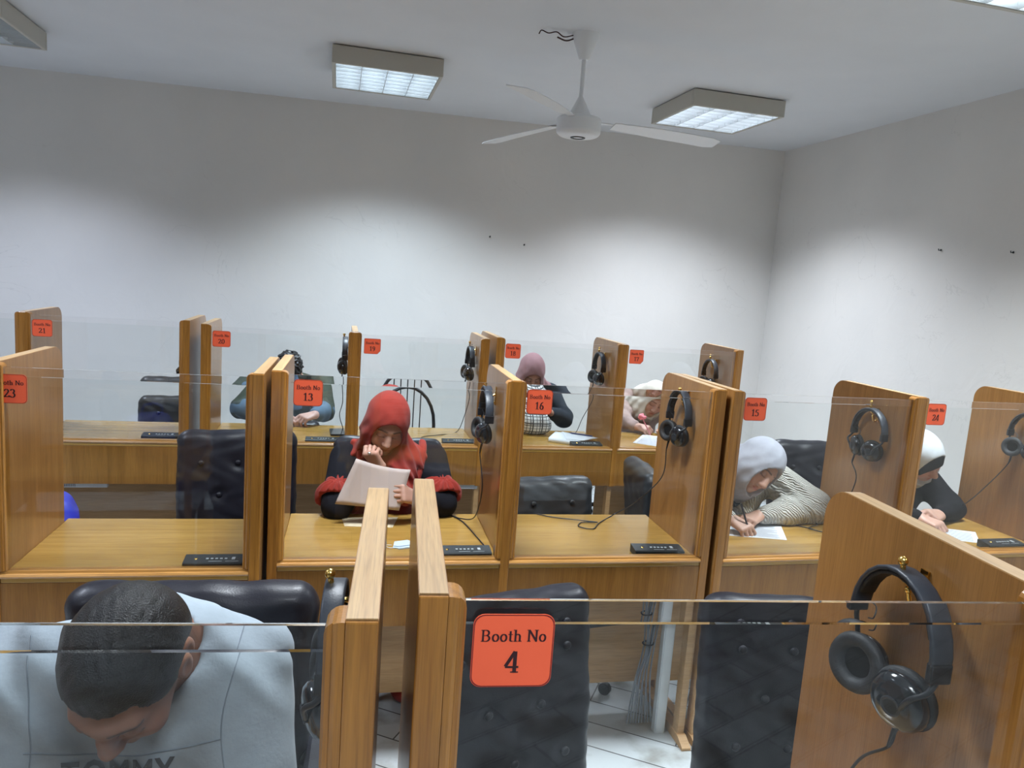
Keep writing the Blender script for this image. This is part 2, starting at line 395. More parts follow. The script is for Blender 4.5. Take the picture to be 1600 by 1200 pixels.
# ------------------------------------------------------------------ ceiling lights
def ceiling_light(x, y, lit, col, label, rz=0):
    t = empty('ceiling_light', (x, y, 3.0), rz, label, 'ceiling light', 'square louvred ceiling lights')
    h = .325; zb = -.108
    hs = MB()
    hs.box(-h, h, -h, -h+.02, zb, -.006).box(-h, h, h-.02, h, zb, -.006)
    hs.box(-h, -h+.02, -h+.02, h-.02, zb, -.006).box(h-.02, h, -h+.02, h-.02, zb, -.006)
    hs.box(-h+.02, h-.02, -h+.02, h-.02, -.02, -.006)
    hs.build('housing', M['fix'], t, bevel=.003)
    MB().box(-h+.03, h-.03, -h+.03, h-.03, -.006, 0).build('mounting_plate', M['blackmetal'], t)
    g = h-.022
    lv = MB(); zt, z0 = -.066, zb+.004
    nx, ny = 4, 7
    for i in range(nx+1):
        X = -g+2*g*i/nx; wd = .014 if 0 < i < nx else .006
        lv.prism([(X-wd/2, zt), (X+wd/2, zt), (X+.0015, z0), (X-.0015, z0)], 1, -g, g)
    for j in range(ny+1):
        Y = -g+2*g*j/ny
        lv.prism([(Y-.0045, zt), (Y+.0045, zt), (Y+.0015, z0), (Y-.0015, z0)], 0, -g, g)
    lv.build('louvre', M['louvre'], t)
    if lit:
        # the glowing interior (tubes and reflector)
        em = emis('lamp_glow', (*col, 1), 5.0)
        refl = em
    else:
        em = M['white']
    for i in range(nx):
        X = -g+2*g*(i+.5)/nx
        MB().tube([(X, -g+.01, -.05), (X, g-.01, -.05)], .013, 12).build('fluorescent_tube', em if (lit is True or (lit and i < 2)) else M['white'], t, label=None if (lit is True or (lit and i < 2)) else 'unlit tube')
    if lit:
        MB().box(-g, 0 if lit == 'half' else g, -g, g, -.026, -.024).build('reflector', emis('reflector_glow', (*col, 1), 1.5), t)
        ld = bpy.data.lights.new('lamp_light', 'AREA'); ld.shape = 'SQUARE'; ld.shape = 'RECTANGLE'; ld.size = .58; ld.size_y = .58; ld.energy = LAMP_W*(.5 if y < 1 else 1); ld.color = col
        ld.spread = LAMP_SPREAD
        lo = bpy.data.objects.new('lamp_light', ld); link(lo, t); lo.location = (0, 0, zb-.004)
        if lit == 'half': ld.size = .29; lo.location.x = -.15; ld.energy = LAMP_W*.8
    return t
LL = ['half-dark square louvred ceiling light cut off at the top left corner',
      'lit square ceiling light with bluish louvre left of the fan',
      'lit square ceiling light nearest the right wall beyond the fan',
      'lit ceiling light cut off at the top right corner of the view']
for i, (x, y, lit, c) in enumerate(LAMPS):
    ceiling_light(x, y, lit, c, LL[i] if i < 4 else '%s ceiling light %s, %s column' % ('lit', 'over the nearest booths' if y > 1 else 'behind the viewer', 'left' if x < -1 else ('right' if x > 2 else 'middle')))

# ------------------------------------------------------------------ ceiling fan
def ceiling_fan():
    t = empty('ceiling_fan', (1.20, 3.85, 3.0), 0, 'white three-bladed ceiling fan hanging from the ceiling between the lit lights', 'ceiling fan')
    MB().lathe([(.02, -.125), (.027, -.12), (.07, -.012), (.074, 0)], None, 28).build('canopy', M['white'], t)
    MB().tube([(0, 0, -.12), (0, 0, -.36)], .011, 14).build('downrod', M['white'], t)
    MB().lathe([(.013, -.31), (.02, -.325), (.056, -.395), (.06, -.405)], None, 28).build('lower_canopy', M['white'], t)
    mz = -.41
    MB().lathe([(.03, mz), (.100, mz-.004), (.108, mz-.006), (.114, mz-.010), (.1165, mz-.016), (.117, mz-.022), (.117, mz-.074), (.1155, mz-.081), (.111, mz-.088), (.103, mz-.095), (.092, mz-.100), (.06, mz-.104), (.0001, mz-.105)], None, 36).build('motor_housing', M['white'], t)
    MB().lathe([(.026, mz-.104), (.027, mz-.108), (.038, mz-.108), (.040, mz-.104)], None, 24).build('bottom_ring', M['nail'], t)
    bz = -.432
    for k, (a, rr) in enumerate(((0, .80), (113, .86), (232, .74))):
        a = math.radians(a); rr = .80 if k != 1 else .84
        pts = []; n = 14
        for s_ in (1, -1):
            for i in range(n):
                u = i/(n-1); u = u if s_ > 0 else 1-u
                r_ = .19+(rr-.19)*u
                wdt = .048+.022*min(1, u*2.2)-(.02*max(0, (u-.93)/.07)**2)
                pts.append((r_, s_*wdt*(1 if s_ > 0 else .9)))
        ang = math.radians(10); ca, sa = math.cos(a), math.sin(a)
        vs = []
        for dz in (0, -.004):
            for r_, v in pts:
                z = bz+dz-v*math.sin(ang)-.025*(r_/rr)**2; v2 = v*math.cos(ang)
                vs.append((r_*ca-v2*sa, r_*sa+v2*ca, z))
        m = len(pts)
        bl = MB().add(vs, [tuple(range(m)), tuple(range(2*m-1, m-1, -1))]+[(i, i+m, (i+1) % m+m, (i+1) % m) for i in range(m)]).build('blade', M['white'], t)
        br = MB().strap([(.08*ca, .08*sa, bz+.004), (.15*ca, .15*sa, bz+.003), (.25*ca, .25*sa, bz+.003)], (-sa, ca, 0), .034, .004).build('blade_arm', M['white'], bl)
    wr = MB().tube(crv([(-.06, .0, -.01), (-.12, -.01, -.03), (-.16, -.01, -.012), (-.2, 0, -.02), (-.235, .01, -.008), (-.25, .0, -.03)]), .003, 6)
    wr.tube(crv([(-.05, .01, -.02), (-.1, .012, -.04), (-.15, .01, -.03)]), .004, 6)
    wr.build('loose_wires', simple('brown_wire', (.05, .02, .02, 1), .5), t)
ceiling_fan()

# ------------------------------------------------------------------ lettering for the signs
def arc(cx, cy, rx, ry, a0, a1, n=12): return [(cx+rx*math.cos(math.radians(a0+(a1-a0)*i/n)), cy+ry*math.sin(math.radians(a0+(a1-a0)*i/n))) for i in range(n+1)]
GL = {
 '0': (.50, [arc(.25, .49, .17, .45, 0, 360, 24)]),
 '1': (.50, [[(.27, .02), (.27, .97)], [(.10, .03), (.44, .03)], [(.09, .80), (.17, .84), (.27, .95)]]),
 '2': (.50, [arc(.24, .72, .16, .22, 170, -20)+[(.30, .45), (.18, .25), (.06, .07)], [(.05, .07), (.45, .07)], [(.05, .11), (.44, .11)], [(.44, .07), (.46, .22)]]),
 '3': (.50, [arc(.22, .74, .15, .20, 160, -80), arc(.21, .28, .19, .25, 85, -150)]),
 '4': (.50, [[(.33, .96), (.19, .64), (.04, .30)], [(.03, .28), (.48, .28)], [(.03, .24), (.48, .24)], [(.35, .96), (.35, .02)], [(.22, .03), (.48, .03)]]),
 '5': (.50, [[(.14, .92), (.44, .92)], [(.14, .88), (.42, .88)], [(.14, .92), (.10, .56)], [(.10, .56)]+arc(.22, .30, .20, .28, 70, -150)]),
 '6': (.50, [arc(.42, .45, .30, .52, 95, 165)+arc(.25, .28, .16, .26, 170, 380, 18)+arc(.25, .28, .16, .26, 20, 170)]),
 '7': (.50, [[(.06, .92), (.46, .92)], [(.06, .88), (.46, .88)], [(.06, .92), (.05, .74)], [(.45, .90), (.32, .50), (.22, .02)]]),
 '8': (.50, [arc(.25, .73, .14, .21, 0, 360, 20), arc(.25, .26, .17, .25, 0, 360, 20)]),
 '9': (.50, [arc(.25, .68, .16, .26, 0, 360, 20), arc(.08, .5, .32, .52, 20, -78)]),
 'B': (.68, [[(.16, .02), (.16, .95)], [(.04, .03), (.36, .03)], [(.04, .94), (.34, .94)], [(.16, .50), (.36, .50)], arc(.34, .72, .17, .22, 90, -90), arc(.34, .27, .21, .24, 90, -90)]),
 'o': (.50, [arc(.25, .31, .17, .29, 0, 360, 20)]),
 't': (.34, [[(.16, .85), (.16, .15)]+arc(.26, .13, .10, .10, 180, 300, 5), [(.02, .60), (.31, .60)]]),
 'h': (.56, [[(.14, .02), (.14, .96)], [(.02, .95), (.14, .95)], [(.03, .03), (.26, .03)], arc(.27, .42, .14, .19, 160, 0)+[(.41, .02)], [(.31, .03), (.53, .03)]]),
 'N': (.74, [[(.14, .02), (.14, .95)], [(.14, .95), (.60, .03)], [(.16, .95), (.62, .03)], [(.60, .02), (.60, .95)], [(.03, .03), (.26, .03)], [(.02, .95), (.18, .95)], [(.48, .95), (.72, .95)]]),
 ' ': (.28, [])}
def glyphs(mb, text, cx, z, h, y, thick=.155, thin=.05, sx=1.28):
    tot = sum(GL[c][0] for c in text)*h*sx; x = cx-tot/2; k = 0
    for c in text:
        adv, strokes = GL[c]
        for st in strokes:
            P = [Vector((x+px*h*sx, z+pz*h)) for px, pz in st]
            for i in range(len(P)-1):
                a, b = P[i], P[i+1]; d = b-a; L = d.length
                if L < 1e-7: continue
                d /= L; wv = (thin+(thick-thin)*abs(d.y))*h/2; n = Vector((-d.y, d.x))*wv
                e = d*wv*.25; yy = y-.00002*(k % 7); k += 1
                q = [a-e+n, a-e-n, b+e-n, b+e+n]
                mb.add([(p.x, yy, p.y) for p in q], [(0, 1, 2, 3)])
        x += adv*h*sx
def sign(parent, x, z, y, num, clip=False, s=.090, tilt=0):
    """x,z = upper left corner on the glass face y"""
    h = s*.94; cx, cz = x+s/2, z-h/2
    pl = rrect(s, h, .012 if not clip else .007, 5, cx, cz)
    if clip: pl = [p for p in pl if not (p[0] > cx+s*.36 and p[1] < cz-h*.3)]; 
    if clip:
        i = min(range(len(pl)), key=lambda k: (pl[k][0]-(cx-s*.4))**2+(pl[k][1]-(cz-h/2))**2)
        # order: starts at +x+y corner, counter clockwise; clipped corner is last
        pl = pl+[(cx+s*.32, cz-h/2), (cx+s/2, cz-h*.28)]
    o = MB().prism(pl, 1, y-.0012, y).build('number_sign', M['orange'], parent, label='orange card sign reading Booth No %s' % num)
    b = MB(); n = len(pl)
    inn = [(cx+(p[0]-cx)*.965, cz+(p[1]-cz)*.965) for p in pl]; out = [(cx+(p[0]-cx)*.99, cz+(p[1]-cz)*.99) for p in pl]
    b.add([(p[0], y-.0014, p[1]) for p in out]+[(p[0], y-.0014, p[1]) for p in inn], [(i, (i+1) % n, (i+1) % n+n, i+n) for i in range(n)])
    b.build('border', M['signborder'], o)
    g = MB(); glyphs(g, 'Booth No', cx, cz+h*.13, h*.165, y-.0016)
    glyphs(g, num, cx, cz-h*.30, h*.30, y-.0016, .165, .05)
    g.build('lettering', M['signtext'], o)

# ------------------------------------------------------------------ study booths
T = .032; MO = .019; D = .49
def side_outline(zt, z0=.52, r=.06, d=D):
    pts = [(0, z0), (0, zt)]
    for i in range(9):
        a = math.radians(90-90*i/8); pts.append((d-r+r*math.cos(a), zt-r+r*math.sin(a)))
    pts += [(d, z0)]
    return pts
def hook(parent, x, y, z):
    """brass coat hook on the left face of a panel"""
    m = MB(); m.box(x-.004, x, y-.008, y+.008, z-.045, z+.012)
    m.tube(crv([(x-.002, y, z-.006), (x-.02, y, z-.012), (x-.036, y, z-.002), (x-.042, y, z+.022)]), .0042, 8)
    m.sphere((x-.042, y, z+.026), .0075, 8)
    m.tube(crv([(x-.002, y, z-.034), (x-.014, y, z-.042), (x-.022, y, z-.036), (x-.026, y, z-.022)]), .0036, 8)
    m.sphere((x-.026, y, z-.019), .006, 8)
    m.build('coat_hook', M['brass'], parent, label='brass double coat hook')
def study_unit(x0, y0, rz, xs, zt, label, signs, hooks=(), leg=True, group='double study booths in rows', d=D, mo=MO):
    """origin = outer front left corner on the floor; xs = local x of the panels' left faces (first, middle, last)"""
    t = empty('study_booth', (x0, y0, 0), rz, label, 'study booth', group)
    zg = zt-.012; zd = .7486
    n = len(xs)
    for i, x in enumerate(xs):
        p = MB().prism([(q[0], q[1]) for q in side_outline(zt, d=d)], 0, x, x+T).build('side_panel', M['panel'], t, bevel=.002)
        # edge band along top and rear, its wood lightened to carry the lamplight
        e = MB()
        o = side_outline(zt, d=d)
        for k in range(1, len(o)-1):
            (a, b), (c, dd) = o[k], o[k+1]
            L = math.hypot(c-a, dd-b)
            if L < 1e-5: continue
            nx_, nz_ = -(dd-b)/L*-1*.0015, (c-a)/L*.0015
            nx_, nz_ = (b-dd)/L*-.0015, (c-a)/L*.0015
            e.add([(x+.001, a, b), (x+T-.001, a, b), (x+T-.001, c, dd), (x+.001, c, dd), (x+.001, a+nx_, b+nz_), (x+T-.001, a+nx_, b+nz_), (x+T-.001, c+nx_, dd+nz_), (x+.001, c+nx_, dd+nz_)],
                  [(4, 5, 6, 7), (0, 4, 7, 3), (1, 2, 6, 5), (0, 1, 5, 4), (3, 7, 6, 2)])
        e.build('lit_edge_band', M['edge'], p, label='edge band coloured paler for the light from above')
        MB().box(x, x+T, -.004, .0, .52, zt-.0005).build('front_lipping', M['post'], p, bevel=.002)
        for (yy, zz) in [h_[1:] for h_ in hooks if h_[0] == i]: hook(p, x, yy, zz)
        # mouldings beside the glass
        for s_ in (-1, 1):
            if (s_ < 0 and i == 0) or (s_ > 0 and i == n-1): continue
            a = x if s_ < 0 else x+T; b = a+s_*mo
            prof = [(a, -.004), (a, .034), (b, .034), (b, .004), (a+s_*mo*.85, .0005), (a+s_*mo*.62, .0002), (a+s_*mo*.55, -.0025), (a+s_*mo*.35, -.004)]
            r = mo*.8
            mm = MB(); nn = len(prof); lv_ = [(.765, 0)]+[(zt-.001-r+r*math.sin(math.radians(q)), r*(1-math.cos(math.radians(q)))) for q in (0, 20, 40, 60, 75, 90)]
            vs = []
            for z, ins in lv_:
                for (px, py) in prof:
                    lim = b-s_*ins
                    qx = min(px, lim) if s_ > 0 else max(px, lim)
                    vs.append((qx, py, z))
            fs = [tuple(range(nn)), tuple(range(len(lv_)*nn-1, (len(lv_)-1)*nn-1, -1))]
            for j in range(len(lv_)-1):
                fs += [(j*nn+k, j*nn+(k+1) % nn, (j+1)*nn+(k+1) % nn, (j+1)*nn+k) for k in range(nn)]
            mm.add(vs, fs); mm.build('upright_moulding', M['post'], t)
        # leg and foot under the panel
        if leg:
            lo_ = MB().box(x+.002, x+T-.002, .03, .075, .03, .52).build('leg', M['ply'], t, bevel=.002)
            MB().box(x+.002, x+T-.002, .36, .405, .03, .52).build('leg', M['ply'], t, bevel=.002)
            MB().prism([(-.03, 0), (-.03, .012), (.02, .034), (.44, .034), (.49, .012), (.49, 0)], 0, x-.002, x+T+.002).build('foot', M['ply'], lo_, bevel=.003)
    for i in range(n-1):
        a, b = xs[i]+T, xs[i+1]
        MB().box(a, b, .0, d+.035 if True else d, zd-.022, zd).build('desk_top', M['desk'], t, bevel=.003)
        MB().box(a, b, .0, .018, .525, zd-.022).build('fascia', M['wood_v'], t)
        rl = MB().prism([(-.004, zd-.006), (-.007, zd+.0), (-.004, zd+.006), (.0, zd+.008), (.002, zd+.015), (.03, zd+.015), (.03, zd), (.0, zd-.006)], 0, a, b)
        rl.build('sill_moulding', M['trim'], t)
        MB().box(a-(T+.01 if i == 0 else 0), b+(T+.034 if i == n-2 else 0), .30, .312, .10, .52).build('modesty_panel', M['ply'], t)
        # glass
        ga, gb = a+.003, b-.003
        g = MB().box(ga, gb, .010, .018, zd+.013, zg-.026).drop(1).build('glass_pane', M['glass'], t, label='clear glass pane with bevelled top edge')
        w_ = MB().prism([(.010, zg-.026), (.018, zg-.026), (.018, zg), (.0122, zg)], 0, ga, gb).drop(2).build('bevelled_edge', M['bevel'], g)
        if signs[i]:
            num, dx, dz, clip = signs[i]
            sign(t, a+mo+dx, zg-dz, .0097, num, clip)
    # posts' lower ends beside the fascia
    for i, x in enumerate(xs):
        pass
    return t

HK = (.26, 1.315)
UNITS = {}
W1 = .745
# back row
UNITS['B0'] = study_unit(-2.37, 4.075, .0, (0, .856, 1.607), 1.395, 'far row double study booth at the left, with signs 22 side and 21', (None, ('21', .004, .022, False)), [(2, .25, 1.24)])
UNITS['B1'] = study_unit(-.681, 4.095, -.006, (0, .770, 1.502), 1.380, 'far row double study booth with signs 20 and 19', (('20', .004, .02, False), ('19', .014, .02, True)), [(1, .22, 1.31), (2, .24, 1.30)])
UNITS['B2'] = study_unit(.893, 4.085, .0, (0, .756, 1.530), 1.392, 'far row double study booth with signs 18 and 17, nearest the corner', (('18', .004, .02, False), ('17', .009, .018, True)), [(1, .26, 1.30), (2, .27, 1.29)])
# middle row
UNITS['M0'] = study_unit(-1.77, 2.372, -.028, (0, .802, 1.532), 1.385, 'middle row double study booth at the left, sign 23 at the frame edge', (None, ('23', -.030, .02, False)), [(1, .26, 1.3)])
UNITS['M1'] = study_unit(-.190, 2.395, -.024, (0, .774, 1.528), 1.388, 'middle row double study booth with signs 13 and 16', (('13', .016, .014, False), ('16', .004, .016, False)), [(1, .28, 1.30), (2, .23, 1.325)])
UNITS['M2'] = study_unit(1.390, 2.345, .02, (0, .802, 1.585), 1.388, 'middle row double study booth with signs 15 and 24, beside the right wall', (('15', .004, .012, False), ('24', .001, .012, False)), [(1, .20, 1.295), (2, .16, 1.30)])
# front row
UNITS['F1'] = study_unit(.057-1.57, .677+1.57*.0875, -.0875, (0, .770, 1.538), 1.39, 'nearest row double study booth where the man in grey sits', (None, None), [(2, .32, 1.275)], mo=.020)
UNITS['F2'] = study_unit(.095, .732, -.0875, (0, .765, 1.535), 1.39, 'nearest row double study booth with sign 4', (('4', .009, .014, False), None), [(1, .215, 1.325)], mo=.020)

exec_later = []
del exec_later
# ------------------------------------------------------------------ signed distance modelling for organic shapes
class SDF:
    def __init__(s, lo, hi, h):
        s.lo = np.array(lo, np.float32); s.h = h
        s.n = np.maximum(2, np.ceil((np.array(hi)-np.array(lo))/h).astype(int)+1)
        s.F = np.full(tuple(s.n), 1.0, np.float32)
    def _box(s, lo, hi):
        a = np.clip(np.floor((np.array(lo)-s.lo)/s.h).astype(int), 0, s.n); b = np.clip(np.ceil((np.array(hi)-s.lo)/s.h).astype(int)+1, 0, s.n)
        if np.any(b-a < 1): return None
        ax = [s.lo[i]+s.h*np.arange(a[i], b[i], dtype=np.float32) for i in range(3)]
        X, Y, Z = np.meshgrid(*ax, indexing='ij'); return tuple(slice(a[i], b[i]) for i in range(3)), X, Y, Z
    def put(s, fn, lo, hi, k=0.0, mode='u'):
        pad = k+3*s.h; r = s._box(np.array(lo)-pad, np.array(hi)+pad)
        if r is None: return
        sl, X, Y, Z = r; d = fn(X, Y, Z); f = s.F[sl]
        if mode == 'u':
            if k > 0:
                hh = np.clip(k-np.abs(f-d), 0, None)/k; s.F[sl] = np.minimum(f, d)-hh*hh*k*.25
            else: s.F[sl] = np.minimum(f, d)
        elif mode == 's':
            d = -d
            if k > 0:
                hh = np.clip(k-np.abs(f-d), 0, None)/k; s.F[sl] = np.maximum(f, d)+hh*hh*k*.25
            else: s.F[sl] = np.maximum(f, d)
    def rc(s, a, b, ra, rb=None, k=.01, mode='u', sq=None):
        """tapered round limb; sq=(normal, factor) flattens it along a direction"""
        rb = ra if rb is None else rb; a = np.array(a, np.float32); b = np.array(b, np.float32); d = b-a; L2 = float(d.dot(d))+1e-12
        def fn(X, Y, Z):
            px, py, pz = X-a[0], Y-a[1], Z-a[2]; t = np.clip((px*d[0]+py*d[1]+pz*d[2])/L2, 0, 1)
            qx, qy, qz = px-t*d[0], py-t*d[1], pz-t*d[2]
            if sq is not None:
                nn, fa = sq; e = qx*nn[0]+qy*nn[1]+qz*nn[2]; g = e*(fa-1)
                qx = qx+g*nn[0]; qy = qy+g*nn[1]; qz = qz+g*nn[2]
            return np.sqrt(qx*qx+qy*qy+qz*qz)-(ra+(rb-ra)*t)
        R = max(ra, rb); s.put(fn, np.minimum(a, b)-R, np.maximum(a, b)+R, k, mode)
    def path(s, pts, radii, k=.01, mode='u', sq=None):
        for i in range(len(pts)-1): s.rc(pts[i], pts[i+1], radii[i], radii[i+1], k, mode, sq)
    def ell(s, M4, c, r, k=.01, mode='u', warp=None):
        """ellipsoid with centre c, radii r in the local frame M4"""
        Mi = np.array(M4.inverted()); r = np.array(r, np.float32); cw = np.array(M4 @ Vector(c)); R = float(max(r))
        def fn(X, Y, Z):
            x = Mi[0][0]*X+Mi[0][1]*Y+Mi[0][2]*Z+Mi[0][3]-c[0]; y = Mi[1][0]*X+Mi[1][1]*Y+Mi[1][2]*Z+Mi[1][3]-c[1]; z = Mi[2][0]*X+Mi[2][1]*Y+Mi[2][2]*Z+Mi[2][3]-c[2]
            k0 = np.sqrt((x/r[0])**2+(y/r[1])**2+(z/r[2])**2); k1 = np.sqrt((x/r[0]**2)**2+(y/r[1]**2)**2+(z/r[2]**2)**2)+1e-9
            return k0*(k0-1)/k1
        s.put(fn, cw-R, cw+R, k, mode)
    def rbox(s, M4, c, hsz, r, k=.01, mode='u'):
        Mi = np.array(M4.inverted()); hsz = np.array(hsz, np.float32); cw = np.array(M4 @ Vector(c)); R = float(np.linalg.norm(hsz))
        def fn(X, Y, Z):
            q = []
            for i in range(3): q.append(np.abs(Mi[i][0]*X+Mi[i][1]*Y+Mi[i][2]*Z+Mi[i][3]-c[i])-hsz[i]+r)
            return np.sqrt(sum(np.clip(v, 0, None)**2 for v in q))+np.minimum(np.maximum(np.maximum(q[0], q[1]), q[2]), 0)-r
        s.put(fn, cw-R, cw+R, k, mode)
    def folds(s, amp, fn):
        """adds a wrinkle field near the surface"""
        m = np.abs(s.F) < .03; idx = np.nonzero(m)
        P = [s.lo[i]+s.h*idx[i] for i in range(3)]; s.F[m] += amp*fn(*P).astype(np.float32)
    def cut(s, n, p, keep=-1):
        """keep the side of the plane through p where (x-p).n < 0"""
        r = s._box(s.lo, s.lo+s.n*s.h); sl, X, Y, Z = r
        d = (X-p[0])*n[0]+(Y-p[1])*n[1]+(Z-p[2])*n[2]; s.F = np.maximum(s.F, d.astype(np.float32))
    def mesh(s):
        F = s.F; S = F < 0; n = F.shape
        c = sum(S[i:n[0]-1+i, j:n[1]-1+j, k:n[2]-1+k].astype(np.int8) for i in (0, 1) for j in (0, 1) for k in (0, 1))
        act = np.argwhere((c > 0) & (c < 8)); ids = np.full((n[0]-1, n[1]-1, n[2]-1), -1, np.int64)
        ids[act[:, 0], act[:, 1], act[:, 2]] = np.arange(len(act))
        cs = [(i, j, k) for i in (0, 1) for j in (0, 1) for k in (0, 1)]
        V = {q: F[act[:, 0]+q[0], act[:, 1]+q[1], act[:, 2]+q[2]] for q in cs}
        acc = np.zeros((len(act), 3)); cnt = np.zeros(len(act))
        for q in cs:
            for ax in range(3):
                if q[ax] == 0:
                    p = list(q); p[ax] = 1; p = tuple(p); a, b = V[q], V[p]; m = (a < 0) != (b < 0)
                    t = np.where(m, a/(a-b+1e-20), 0); pos = np.array(q, float)[None]+np.zeros((len(act), 3)); pos[:, ax] = t
                    acc[m] += pos[m]; cnt[m] += 1
        P = (act+acc/cnt[:, None])*s.h+s.lo
        quads = []
        for ax in range(3):
            a = [slice(None)]*3; b = [slice(None)]*3; a[ax] = slice(0, -1); b[ax] = slice(1, None)
            A, B = S[tuple(a)], S[tuple(b)]; e = np.argwhere(A != B); o1, o2 = [(1, 2), (2, 0), (0, 1)][ax]
            e = e[(e[:, o1] > 0) & (e[:, o2] > 0) & (e[:, o1] < n[o1]-1) & (e[:, o2] < n[o2]-1)]
            flip = A[e[:, 0], e[:, 1], e[:, 2]]
            def g(d1, d2):
                q = e.copy(); q[:, o1] += d1; q[:, o2] += d2; return ids[q[:, 0], q[:, 1], q[:, 2]]
            Q = np.stack([g(-1, -1), g(0, -1), g(0, 0), g(-1, 0)], 1); Q[~flip] = Q[~flip][:, ::-1]; quads.append(Q)
        Q = np.concatenate(quads); Q = Q[(Q >= 0).all(1)]; return P, Q
    def build(s, name, mat, parent=None, origin=None, paint=None, smooth=1, label=None):
        P, Q = s.mesh()
        for _ in range(smooth):      # light Laplacian pass
            acc = np.zeros_like(P); cnt = np.zeros(len(P))
            for a, b in ((0, 1), (1, 2), (2, 3), (3, 0)):
                np.add.at(acc, Q[:, a], P[Q[:, b]]); np.add.at(acc, Q[:, b], P[Q[:, a]]); np.add.at(cnt, Q[:, a], 1); np.add.at(cnt, Q[:, b], 1)
            P = P*.45+.55*acc/np.maximum(cnt, 1)[:, None]
        tint = paint(P) if paint else None
        if parent is not None:      # world -> parent space
            Mi = np.array(Matrix.LocRotScale(parent.location, parent.rotation_euler, None).inverted()); P = P @ Mi[:3, :3].T+Mi[:3, 3]
        me = bpy.data.meshes.new(name); me.vertices.add(len(P)); me.vertices.foreach_set('co', P.astype(np.float32).ravel())
        me.loops.add(Q.size); me.loops.foreach_set('vertex_index', Q.astype(np.int32).ravel())
        me.polygons.add(len(Q)); me.polygons.foreach_set('loop_start', np.arange(0, Q.size, 4, dtype=np.int32))
        me.polygons.foreach_set('use_smooth', np.ones(len(Q), bool)); me.update(calc_edges=True); me.validate()
        if tint is not None:
            ca = me.color_attributes.new('tint', 'FLOAT_COLOR', 'POINT'); ca.data.foreach_set('color', np.concatenate([tint, np.ones((len(P), 1))], 1).astype(np.float32).ravel())
        me.materials.append(mat); o = bpy.data.objects.new(name, me); link(o, parent)
        if label: o['label'] = label
        return o

def copy_tree(o, parent=None, label=None, group=None):
    c = o.copy(); COL.objects.link(c); c.parent = parent
    if parent: c.matrix_parent_inverse = o.matrix_parent_inverse
    if label: c['label'] = label
    if group: c['group'] = group
    for ch in o.children: copy_tree(ch, c)
    return c

# ------------------------------------------------------------------ tufted leather chairs
def make_chair(mat, hgt, wid, name='office_chair', rows=3, cols=3, arms=True, z0=.40):
    """origin on the floor under the seat; sitter faces -y; hgt = top of the backrest"""
    t = empty(name, (0, 0, 0)); I4 = Matrix.Identity(4)
    zc = (hgt+z0)/2; hz = (hgt-z0)/2
    s = SDF((-wid/2-.05, -.02, z0-.05), (wid/2+.05, .26, hgt+.05), .007)
    Rb = Matrix.Translation((0, .12, zc)) @ Matrix.Rotation(math.radians(-7), 4, 'X')
    s.rbox(Rb, (0, 0, 0), (wid/2, .052, hz), .05, k=0)
    s.ell(Rb, (0, -.030, 0), (wid*.46, .045, hz*.94), k=.03)
    pts = []
    for j in range(rows):
        for i in range(cols if j % 2 == 0 else cols-1):
            xx = (i-(cols-1 if j % 2 == 0 else cols-2)/2)*wid/(cols+.35); zz = hz*.52-j*hz*1.25/max(1, rows-.4)
            pts.append((xx, zz))
    for xx, zz in pts:
        s.ell(Rb, (xx, -.088, zz), (.026, .022, .026), k=.03, mode='s')
        a = Rb @ Vector((xx, -.083, zz)); b = Rb @ Vector((xx, -.078, zz+.09 if zz < hz*.4 else hz*.98))
        s.rc(a, b, .0045, .002, k=.012, mode='s')
    s.folds(.0022, lambda x, y, z: np.sin(x*47+3*np.sin(z*31))*np.sin(z*39+x*13))
    bk = s.build('backrest', mat, t)
    for xx, zz in pts:
        MB().sphere(Rb @ Vector((xx, -.066, zz)), .0125, 8, (1, .6, 1)).build('button', mat, bk)
    s = SDF((-wid/2-.05, -.48, .36), (wid/2+.05, .14, .56), .009)
    s.rbox(I4, (0, -.17, .445), (wid/2-.01, .255, .05), .045, k=0); s.ell(I4, (0, -.19, .48), (wid*.42, .22, .035), k=.03)
    s.build('seat', mat, t)
    for sx in ((-1, 1) if arms else ()):
        x = sx*(wid/2+.02)
        a = MB().tube(crv([(x*.9, .06, .62), (x, .02, .68), (x, -.1, .69), (x, -.24, .66), (x*.96, -.28, .56), (x*.8, -.22, .42)]), .017, 10).build('armrest', M['plastic'], t)
        MB().box(x-.025, x+.025, -.2, .02, .685, .712).build('arm_pad', mat, a, bevel=.01)
    MB().lathe([(.028, .08), (.028, .28), (.02, .28), (.02, .40), (.09, .40)], None, 16).build('gas_column', M['chrome'], t)
    for k in range(5):
        a = 2*PI*k/5+.3; c_, s_ = math.cos(a), math.sin(a)
        leg = MB().tube([(.02*c_, .02*s_, .11), (.16*c_, .16*s_, .10), (.29*c_, .29*s_, .075)], [.026, .02, .015], 8).build('leg', M['plastic'], t)
        MB().tube([(.29*c_-.012*s_, .29*s_+.012*c_, .026), (.29*c_+.012*s_, .29*s_-.012*c_, .026)], .026, 14).build('caster', M['plastic'], leg)
    return t
CH_A = make_chair(M['leather'], .98, .50, arms=False)
CH_B = make_chair(M['leather2'], .86, .44, rows=2, cols=2, arms=False)
CH_C = make_chair(M['leather'], .64, .38, rows=1, arms=False)
CH_D = make_chair(M['leather'], .98, .50, arms=True)
usedc = set()
def chair(src, x, y, rz, label, dz=0, group='black tufted leather chairs'):
    o = src
    if src.name in usedc: o = copy_tree(src)
    usedc.add(src.name)
    o.location = (x, y, dz); o.rotation_euler = (0, 0, math.radians(rz)); tag(o, label, 'chair', group)
    return o
chair(CH_A, -.385, 3.24, 6, 'dark blue-black tufted chair behind the empty desk of sign 23')
